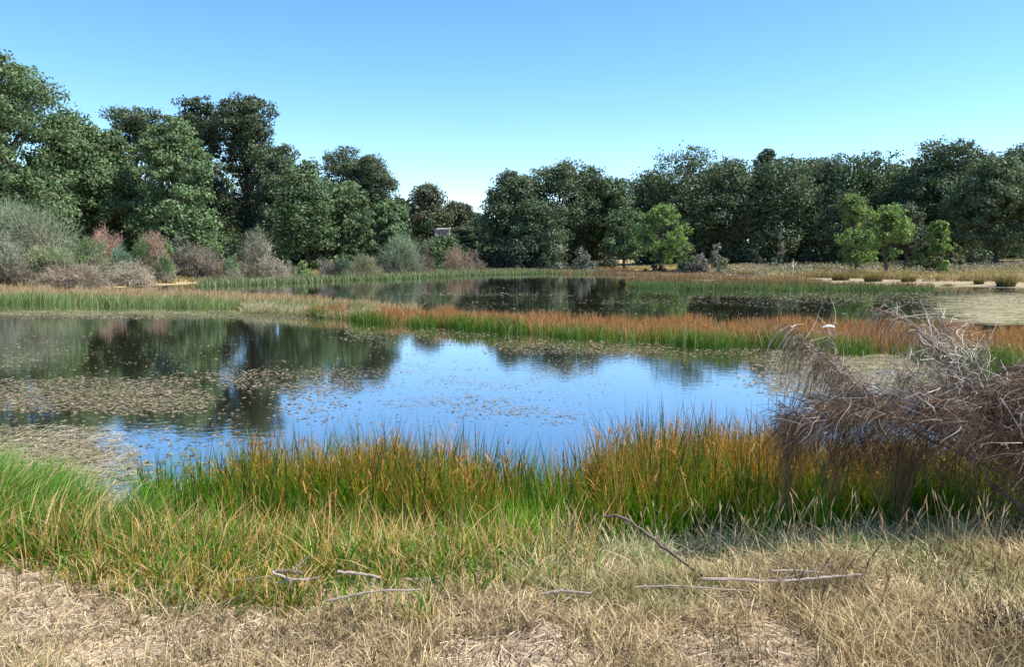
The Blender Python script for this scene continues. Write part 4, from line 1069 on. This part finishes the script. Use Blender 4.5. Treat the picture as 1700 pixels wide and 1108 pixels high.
def seed_stalks():
    r = rng(360)
    n = 230
    px = np.concatenate([r.uniform(880, 1700, 170), r.uniform(1300, 1720, 60)]); D = np.concatenate([r.uniform(3.7, 4.5, 170), r.uniform(3.0, 3.7, 60)])
    x = (px - 850) / F * D; z = ground(x, D)
    dark = np.concatenate([r.random(170) < 0.06, r.random(60) < 0.65])
    h = 0.22 + 0.16 * r.random(n)
    a = r.random(n) * 2 * np.pi; ln = 0.15 + 0.35 * r.random(n)
    t = np.linspace(0, 1, 6)[None, :]
    dx = np.cos(a)[:, None] * (ln[:, None] * t ** 1.6) * h[:, None]; dy = np.sin(a)[:, None] * (ln[:, None] * t ** 1.6) * h[:, None] * 0.5
    P = np.stack([x[:, None] + dx, D[:, None] + dy, z[:, None] + t * h[:, None] * 0.95], -1)
    c = np.where(dark[:, None], [0.16, 0.10, 0.06], [0.52, 0.40, 0.22])
    B = Batch().add(*tubes(P, np.full((n, 6), 0.0011), np.repeat(c[:, None], 6, 1), 3))
    d = unit(P[:, -1] - P[:, -2]); L = 0.035 + 0.04 * r.random(n)
    tt = np.linspace(-0.1, 1, 6)[None, :, None]
    Q = P[:, -1][:, None] + d[:, None] * L[:, None, None] * tt
    prof = np.array([0.15, 0.9, 1.0, 0.8, 0.5, 0.1])[None, :] * (0.0022 + 0.0016 * r.random((n, 1)))
    B.add(*tubes(Q, prof, np.repeat((c * 1.15)[:, None], 6, 1) * (0.8 + 0.4 * r.random((n, 6, 1))), 5))
    tag(B.build('seed_stalks', M_DRY), 'grass stalks with small spiky seed heads rising from the pale grass', 'grass', kind='stuff')
seed_stalks()

# ------------------------------------------------------------------ fallen branches
WOOD = np.array([0.34, 0.27, 0.225]); DWOOD = np.array([0.13, 0.10, 0.08])
def stick(parts, label, name='dead_branch', group=None, seed=1, K=14):
    """parts: list of (pixel points with distance and height above ground or None for measured height, r0, r1, colour)"""
    r = rng(seed)
    p0 = None; built = []
    for pts, r0, r1, col in parts:
        W = []
        for px, py, D, lift in pts:
            if lift is None:
                W.append(at_d(px, py, D))
            else:
                x = (px - 850) / F * D; W.append(np.array([x, D, float(ground(x, D)) + lift]))
        built.append((np.array(W), r0, r1, col))
    p0 = built[0][0][0].copy(); p0[2] = float(ground(p0[0], p0[1]))
    e = empty(name, p0, label, 'branch', group)
    for W, r0, r1, col in built:
        Batch().add(*limb_tube(W - p0, r0 * 1.0, r1 * 1.0, col, K=K, sides=7, wob=r0 * 0.25, r=r)).build('stem' if W is built[0][0] else 'twig', M_BARK, e)
    return e
def Dg(py, z=0.40):
    return float(at_z(850, py, z)[1])
# curved branch arching up out of the grass
d0 = Dg(968, 0.42)
stick([([(1184, 968, d0, None), (1150, 945, d0 + 0.02, None), (1105, 912, d0 + 0.05, None), (1065, 880, d0 + 0.1, None), (1040, 862, d0 + 0.14, None), (1018, 856, d0 + 0.17, None), (1003, 858, d0 + 0.18, None)], 0.0085, 0.0065, DWOOD * 1.1),
       ([(1045, 866, d0 + 0.13, None), (1030, 872, d0 + 0.10, None)], 0.003, 0.002, DWOOD)],
      'bent dark branch arching up out of the pale grass with its tip over the rushes', seed=2, K=22)
d1 = Dg(968, 0.50)
stick([([(1165, 962, d1, None), (1230, 962, d1, None), (1280, 968, d1, None), (1345, 962, d1, None), (1430, 955, d1, None)], 0.008, 0.005, WOOD),
       ([(1290, 965, d1, None), (1340, 952, d1 - 0.05, None), (1388, 936, d1 - 0.08, None)], 0.004, 0.002, WOOD),
       ([(1280, 948, d1 + .05, None), (1340, 948, d1 + 0.1, None), (1400, 958, d1 + 0.1, None), (1428, 955, d1 + .1, None)], 0.004, 0.0025, WOOD)],
      'long pale forked branch lying flat at the foot of the bent dark branch', seed=3, K=22)
d2 = Dg(975, 0.50)
stick([([(1055, 976, d2, None), (1110, 973, d2, None), (1160, 976, d2, None), (1240, 982, d2 - 0.03, None)], 0.0045, 0.003, WOOD * 0.9)],
      'thin brown stick lying left of the long pale forked branch', seed=4)
d3 = Dg(985, 0.50)
stick([([(900, 987, d3, None), (935, 981, d3, None), (982, 986, d3, None)], 0.0075, 0.005, WOOD * 0.8), ([(935, 1000, d3 - 0.03, None), (950, 988, d3, None)], 0.005, 0.003, WOOD)],
      'short forked piece of dead wood alone in the dry grass at the centre', seed=5)
d4 = Dg(952, 0.50)
stick([([(455, 950, d4, None), (480, 949, d4, None), (505, 953, d4, None)], 0.0085, 0.007, DWOOD * 1.3), ([(560, 950, d4, None), (600, 953, d4, None), (632, 960, d4, None)], 0.0075, 0.006, WOOD)],
      'thicker grey branch half sunk in the grass with both ends showing, left of centre', seed=6)
stick([([(672, 962, d4, None), (705, 965, d4, None), (738, 966, d4, None)], 0.0085, 0.006, DWOOD * 1.6)],
      'short grey branch end lying at the edge of the pale mat of grass', seed=7)
d5 = Dg(965, 0.50)
stick([([(452, 950, d5, None), (478, 962, d5, None), (512, 964, d5, None)], 0.006, 0.004, WOOD), ([(458, 968, d5, None), (500, 963, d5 + .02, None), (530, 960, d5, None)], 0.005, 0.003, WOOD), ([(484, 947, d5, None), (498, 938, d5, None), (512, 924, d5, None)], 0.0045, 0.0025, WOOD * 1.2)],
      'small crossed heap of pale sticks at the left end of the grey branch', seed=8)
d6 = Dg(998, 0.50)
stick([([(545, 998, d6, None), (580, 990, d6, None), (640, 981, d6, None), (700, 980, d6, None)], 0.005, 0.004, WOOD * 0.95)],
      'thin curved stick lying below the grey branch', seed=9)
d7 = Dg(960, 0.50)
stick([([(380, 966, d7, None), (415, 962, d7, None), (450, 958, d7, None)], 0.0045, 0.003, DWOOD * 1.8)],
      'thin dark twig pointing left of the crossed heap of sticks', seed=10)

def twig_clump():  # dark twigs added to darken the bottom right corner
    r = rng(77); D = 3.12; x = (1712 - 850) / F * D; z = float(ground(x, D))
    e = empty('corner_dark_clump', (x, D, z), 'low clump of dark twigs added to darken the bottom right corner of the dry grass', 'added dark twigs')
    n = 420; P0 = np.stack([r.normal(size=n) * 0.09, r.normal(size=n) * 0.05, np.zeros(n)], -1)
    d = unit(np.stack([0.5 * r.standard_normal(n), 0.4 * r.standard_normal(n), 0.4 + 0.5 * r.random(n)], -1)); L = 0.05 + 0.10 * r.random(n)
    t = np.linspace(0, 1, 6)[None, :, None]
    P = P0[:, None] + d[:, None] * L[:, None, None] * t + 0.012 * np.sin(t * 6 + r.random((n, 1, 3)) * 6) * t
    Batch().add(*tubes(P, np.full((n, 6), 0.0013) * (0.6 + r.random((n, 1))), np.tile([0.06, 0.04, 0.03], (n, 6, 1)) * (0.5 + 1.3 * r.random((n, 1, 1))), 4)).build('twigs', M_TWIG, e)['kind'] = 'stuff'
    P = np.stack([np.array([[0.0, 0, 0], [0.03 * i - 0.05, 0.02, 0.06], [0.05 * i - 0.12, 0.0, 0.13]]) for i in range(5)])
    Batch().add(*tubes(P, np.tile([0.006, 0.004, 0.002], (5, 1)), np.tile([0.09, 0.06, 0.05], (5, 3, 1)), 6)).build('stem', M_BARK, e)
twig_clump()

# ------------------------------------------------------------------ dead broom on the right
def dead_broom():
    r = rng(400)
    at_d = lambda px, py, D: globals()['at_d'](px, py, D * 1.13)
    D0 = 4.05
    root = at_d(1860, 930, 3.95); root[2] = float(ground(root[0], root[1]))
    e = empty('dead_broom', root, 'fallen dead broom with drooping brown twigs reaching in from the right over the rushes', 'dead shrub')
    LC = np.array([0.46, 0.39, 0.35]); 
    # limbs as photographed: (px, py, distance)
    limbs = [
        ([(1860, 935, 3.95), (1780, 915, 3.95), (1695, 846, 3.95), (1625, 782, 3.98), (1573, 720, 4.0), (1521, 700, 4.05), (1440, 690, 4.1)], 0.015, 0.004),
        ([(1800, 930, 4.0), (1740, 800, 4.1), (1690, 720, 4.15), (1647, 675, 4.2), (1584, 594, 4.25), (1536, 557, 4.25), (1495, 527, 4.25), (1453, 512, 4.25)], 0.015, 0.003),
        ([(1600, 755, 4.0), (1530, 725, 4.05), (1480, 690, 4.1), (1447, 662, 4.1), (1403, 608, 4.1), (1379, 575, 4.1), (1380, 553, 4.1), (1392, 540, 4.1), (1384, 526, 4.1)], 0.010, 0.0022),
        ([(1480, 695, 4.1), (1420, 640, 4.0), (1385, 605, 4.0), (1351, 579, 4.0), (1320, 556, 4.0), (1307, 538, 4.0)], 0.006, 0.002),
        ([(1760, 890, 4.2), (1680, 800, 4.2), (1560, 725, 4.15), (1430, 690, 4.1), (1350, 700, 4.0), (1312, 760, 3.95)], 0.008, 0.0018),
        ([(1740, 880, 4.1), (1690, 780, 4.3), (1640, 700, 4.4), (1590, 620, 4.4), (1570, 560, 4.4), (1560, 520, 4.4)], 0.010, 0.0025),
        ([(1700, 740, 4.2), (1640, 640, 4.1), (1620, 600, 4.1), (1640, 570, 4.1), (1650, 562, 4.1)], 0.006, 0.002),
        ([(1760, 880, 3.8), (1740, 800, 3.75), (1700, 720, 3.7), (1660, 660, 3.7)], 0.009, 0.003),
        ([(1425, 655, 4.1), (1445, 632, 4.1), (1460, 618, 4.1)], 0.004, 0.0015),
        ([(1620, 775, 4.0), (1560, 690, 3.95), (1530, 640, 3.9), (1500, 600, 3.9)], 0.007, 0.002),
    ]
    LW = []
    for pts, r0, r1 in limbs:
        W = np.array([at_d(*p) for p in pts])
        LW.append(W)
        Batch().add(*limb_tube(W - root, r0 * 1.25, r1 * 1.3, LC * np.array([1, 0.92, 0.84]) * (0.45 + 0.55 * r.random()), K=22, sides=7, wob=0.006, r=r)).build('limb', M_BARK, e)
    # fine twigs: secondary branchlets rooted on the arch, each carrying hanging strands
    B = Batch()
    def strands(P0, d, L, grav, w, c, K=7, curl=0.0):
        N = len(P0); t = np.linspace(0, 1, K)[None, :, None]; L = L * 1.13; w = w * 1.25
        g = np.array([0, 0, -1.0])
        P = P0[:, None] + d[:, None] * L[:, None, None] * t + g * grav[:, None, None] * L[:, None, None] * t ** 2
        ph = r.random((N, 1)) * 6.28; am = curl * L[:, None]
        P[..., 0] += am * np.sin(ph + t[..., 0] * 5); P[..., 1] += am * np.cos(ph * 1.7 + t[..., 0] * 4)
        rr = w[:, None] * np.linspace(1, 0.45, K)[None, :]
        B.add(*tubes(P, rr, np.repeat(c[:, None], K, 1), 3))
    def px_pts(poly, n, d0, d1):
        poly = np.array(poly, float); out = []
        while len(out) < n:
            p = np.array([r.uniform(poly[:, 0].min(), poly[:, 0].max()), r.uniform(poly[:, 1].min(), poly[:, 1].max())])
            a = poly; b = np.roll(poly, -1, 0)
            ins = False
            for (ax, ay), (bx, by) in zip(a, b):
                if (ay > p[1]) != (by > p[1]) and p[0] < (bx - ax) * (p[1] - ay) / (by - ay) + ax: ins = not ins
            if ins: out.append(at_d(p[0], p[1], r.uniform(d0, d1)))
        return np.array(out)
    mass = [(1325, 690), (1350, 668), (1420, 655), (1500, 660), (1570, 655), (1640, 640), (1720, 600), (1860, 640), (1900, 830), (1760, 820), (1700, 765), (1600, 712), (1500, 700), (1400, 700), (1345, 712), (1320, 705)]
    C_br = np.array([0.155, 0.098, 0.060]); C_li = np.array([0.50, 0.42, 0.34])  # brown twigs, and a pale tone that paints the sunlit ones
    nb = 400
    bc = px_pts(mass, nb, 3.65, 4.5) - root
    for k in range(nb):
        n = 36
        base_dir = unit(np.array([-0.8 + 0.6 * r.standard_normal(), 0.45 * r.standard_normal(), 0.12 + 0.4 * r.standard_normal()]))
        sp = bc[k] + base_dir * np.linspace(-0.14, 0.14, n)[:, None] + r.standard_normal((n, 3)) * 0.016
        d = unit(base_dir + 0.5 * r.standard_normal((n, 3)))
        L = 0.06 + 0.13 * r.random(n)
        lit = r.random(n) < 0.07
        c = np.where(lit[:, None], C_li * 0.8, C_br * (0.7 + 0.9 * r.random())) * (0.5 + 0.9 * r.random((n, 1)))
        strands(sp, d, L, 0.15 + 0.6 * r.random(n), 0.0009 + 0.0007 * r.random(n), c, 6, 0.04)
    # hanging tufts below the mass
    for px, py0, py1, wd, n, dd in [(a_, b_, c_, d_, int(e_ * 1.8), f_) for a_, b_, c_, d_, e_, f_ in [(1308, 720, 868, 9, 100, 3.95), (1300, 690, 800, 12, 60, 3.9), (1335, 730, 800, 16, 80, 3.9), (1384, 740, 845, 12, 130, 3.9), (1410, 740, 810, 14, 80, 3.95), (1442, 740, 826, 12, 110, 4.0), (1465, 745, 850, 10, 70, 3.85),
                                     (1492, 745, 872, 11, 140, 3.85), (1505, 780, 888, 7, 60, 3.85), (1530, 750, 815, 16, 90, 3.9), (1570, 770, 822, 20, 90, 4.0), (1610, 785, 850, 16, 70, 4.0), (1650, 810, 865, 20, 80, 3.9), (1690, 850, 920, 8, 40, 3.8)]]:
        n = int(n * 0.42); f_end = 0.30 + 0.65 * r.random(n)
        sx = r.normal(size=n) * wd * 2.6; sy = r.normal(size=n) * 16
        E = np.array([at_d(px + r.normal() * wd * 0.9 - 4, py0 + (py1 - py0) * f, dd + r.normal() * 0.03) for f in f_end]) - root
        S = np.array([at_d(px + sx[i] + 14, py0 - 18 + sy[i], dd + r.normal() * 0.07) for i in range(n)]) - root
        t = np.linspace(0, 1, 8)[None, :, None]
        Mid = S * 0.3 + E * 0.7 + np.array([0, 0, 0.45]) * np.abs(S[:, 2:] - E[:, 2:])
        P = (1 - t) ** 2 * S[:, None] + 2 * t * (1 - t) * Mid[:, None] + t ** 2 * E[:, None]
        P[..., 0] += 0.008 * np.sin(t[..., 0] * 7 + r.random((n, 1)) * 6)
        B.add(*tubes(P, (0.0011 + 0.0008 * r.random((n, 1))) * np.linspace(1, 0.5, 8)[None, :], np.repeat((C_br * (0.45 + 0.9 * r.random((n, 1))))[:, None], 8, 1), 3))
    # thin veils hanging from the two upper limbs
    for li, n, k0, k1, ll in ((2, 260, 0.4, 0.9, 0.20), (3, 520, 0.25, 1.0, 0.26), (1, 520, 0.5, 1.0, 0.20), (5, 420, 0.5, 1.0, 0.18), (6, 200, 0.3, 1.0, 0.16), (9, 260, 0.3, 1.0, 0.14)):
        W = smooth_line(LW[li], 40) - root
        u = (k0 + (k1 - k0) * r.random(n)) * 39; i = np.clip(u.astype(int), 0, 38); f = (u - i)[:, None]
        P0 = W[i] * (1 - f) + W[i + 1] * f + r.standard_normal((n, 3)) * np.array([0.035, 0.05, 0.015])
        d = unit(np.stack([-0.5 + 0.45 * r.standard_normal(n), 0.4 * r.standard_normal(n), 0.2 + 0.3 * r.standard_normal(n)], -1)) * 0.55
        lit = r.random(n) < 0.25
        c = np.where(lit[:, None], C_li, C_br * 1.15) * (0.6 + 0.7 * r.random((n, 1)))
        strands(P0, d, ll * (0.3 + 0.9 * r.random(n)), 0.75 + 0.5 * r.random(n), 0.0008 + 0.0006 * r.random(n), c, 8, 0.05)
    for li, n in ((1, 90), (5, 70), (2, 26), (3, 26), (6, 26), (0, 60)):
        W = smooth_line(LW[li], 40) - root
        u = (0.3 + 0.7 * r.random(n)) * 38.9; i = u.astype(int)
        d = unit(np.stack([-0.15 + 0.7 * r.standard_normal(n), 0.4 * r.standard_normal(n), 0.6 + 0.5 * r.standard_normal(n)], -1))
        strands(W[i], d, 0.06 + 0.16 * r.random(n), 0.15 * r.random(n), 0.0011 + 0.0012 * r.random(n), C_li * (0.6 + 0.6 * r.random((n, 1))), 7, 0.05)
    P0 = px_pts(mass, 520, 3.7, 4.4) - root; n = len(P0)
    d = unit(np.stack([-0.5 + 0.7 * r.standard_normal(n), 0.5 * r.standard_normal(n), 0.0 + 0.6 * r.standard_normal(n)], -1))
    strands(P0, d, 0.08 + 0.18 * r.random(n), 0.1 + 0.5 * r.random(n), 0.0016 + 0.0016 * r.random(n), C_br * (0.4 + 1.1 * r.random((n, 1))), 8, 0.09)
    # pale curly bare twigs in the upper right tangle and over the mass
    tang = [(1500, 600), (1530, 540), (1560, 515), (1600, 525), (1640, 600), (1700, 640), (1860, 640), (1860, 760), (1600, 720), (1500, 700), (1440, 690)]
    P0 = px_pts(tang, 620, 3.8, 4.4) - root; n = len(P0)
    d = unit(np.stack([-0.2 + 0.7 * r.standard_normal(n), 0.5 * r.standard_normal(n), 0.35 + 0.6 * r.standard_normal(n)], -1))
    strands(P0, d, 0.05 + 0.13 * r.random(n), 0.3 * r.random(n), 0.0009 + 0.0010 * r.random(n), C_li * (0.7 + 0.8 * r.random((n, 1))), 8, 0.10)
    P0 = px_pts(mass, 260, 3.6, 3.9) - root; n = len(P0)
    d = unit(np.stack([-0.5 + 0.6 * r.standard_normal(n), 0.3 * r.standard_normal(n), 0.15 + 0.45 * r.standard_normal(n)], -1))
    strands(P0, d, 0.05 + 0.14 * r.random(n), 0.4 * r.random(n), 0.0012 + 0.0010 * r.random(n), C_li * (0.6 + 0.7 * r.random((n, 1))), 8, 0.09)
    tw = B.build('twigs', M_TWIG, e); tw['kind'] = 'stuff'
    # white tuft caught on a twig
    r2 = rng(9); c = at_d(1376, 541, 4.08)
    V = []; Fc = []
    nu, nv = 10, 6
    for i in range(nu):
        for j in range(nv):
            u = i / (nu - 1) * 2 - 1; v = j / nv * 2 * np.pi
            rad = 0.009 * math.sqrt(max(1 - u * u, 0.02)) * (0.7 + 0.6 * r2.random())
            V.append([u * 0.036, math.cos(v) * rad, math.sin(v) * rad * 0.8 - 0.008 * abs(u)])
    for i in range(nu - 1):
        for j in range(nv):
            Fc.append([i * nv + j, i * nv + (j + 1) % nv, (i + 1) * nv + (j + 1) % nv, (i + 1) * nv + j])
    V = np.array(V)
    o = link_mesh('white_fluff', V, [np.array(Fc)], M_DRY, np.tile([0.88, 0.88, 0.88], (len(V), 1)))
    o.location = [float(v) for v in c]
    tag(o, 'white tuft of fluff caught on the upper left twig of the dead broom', 'fluff')
dead_broom()
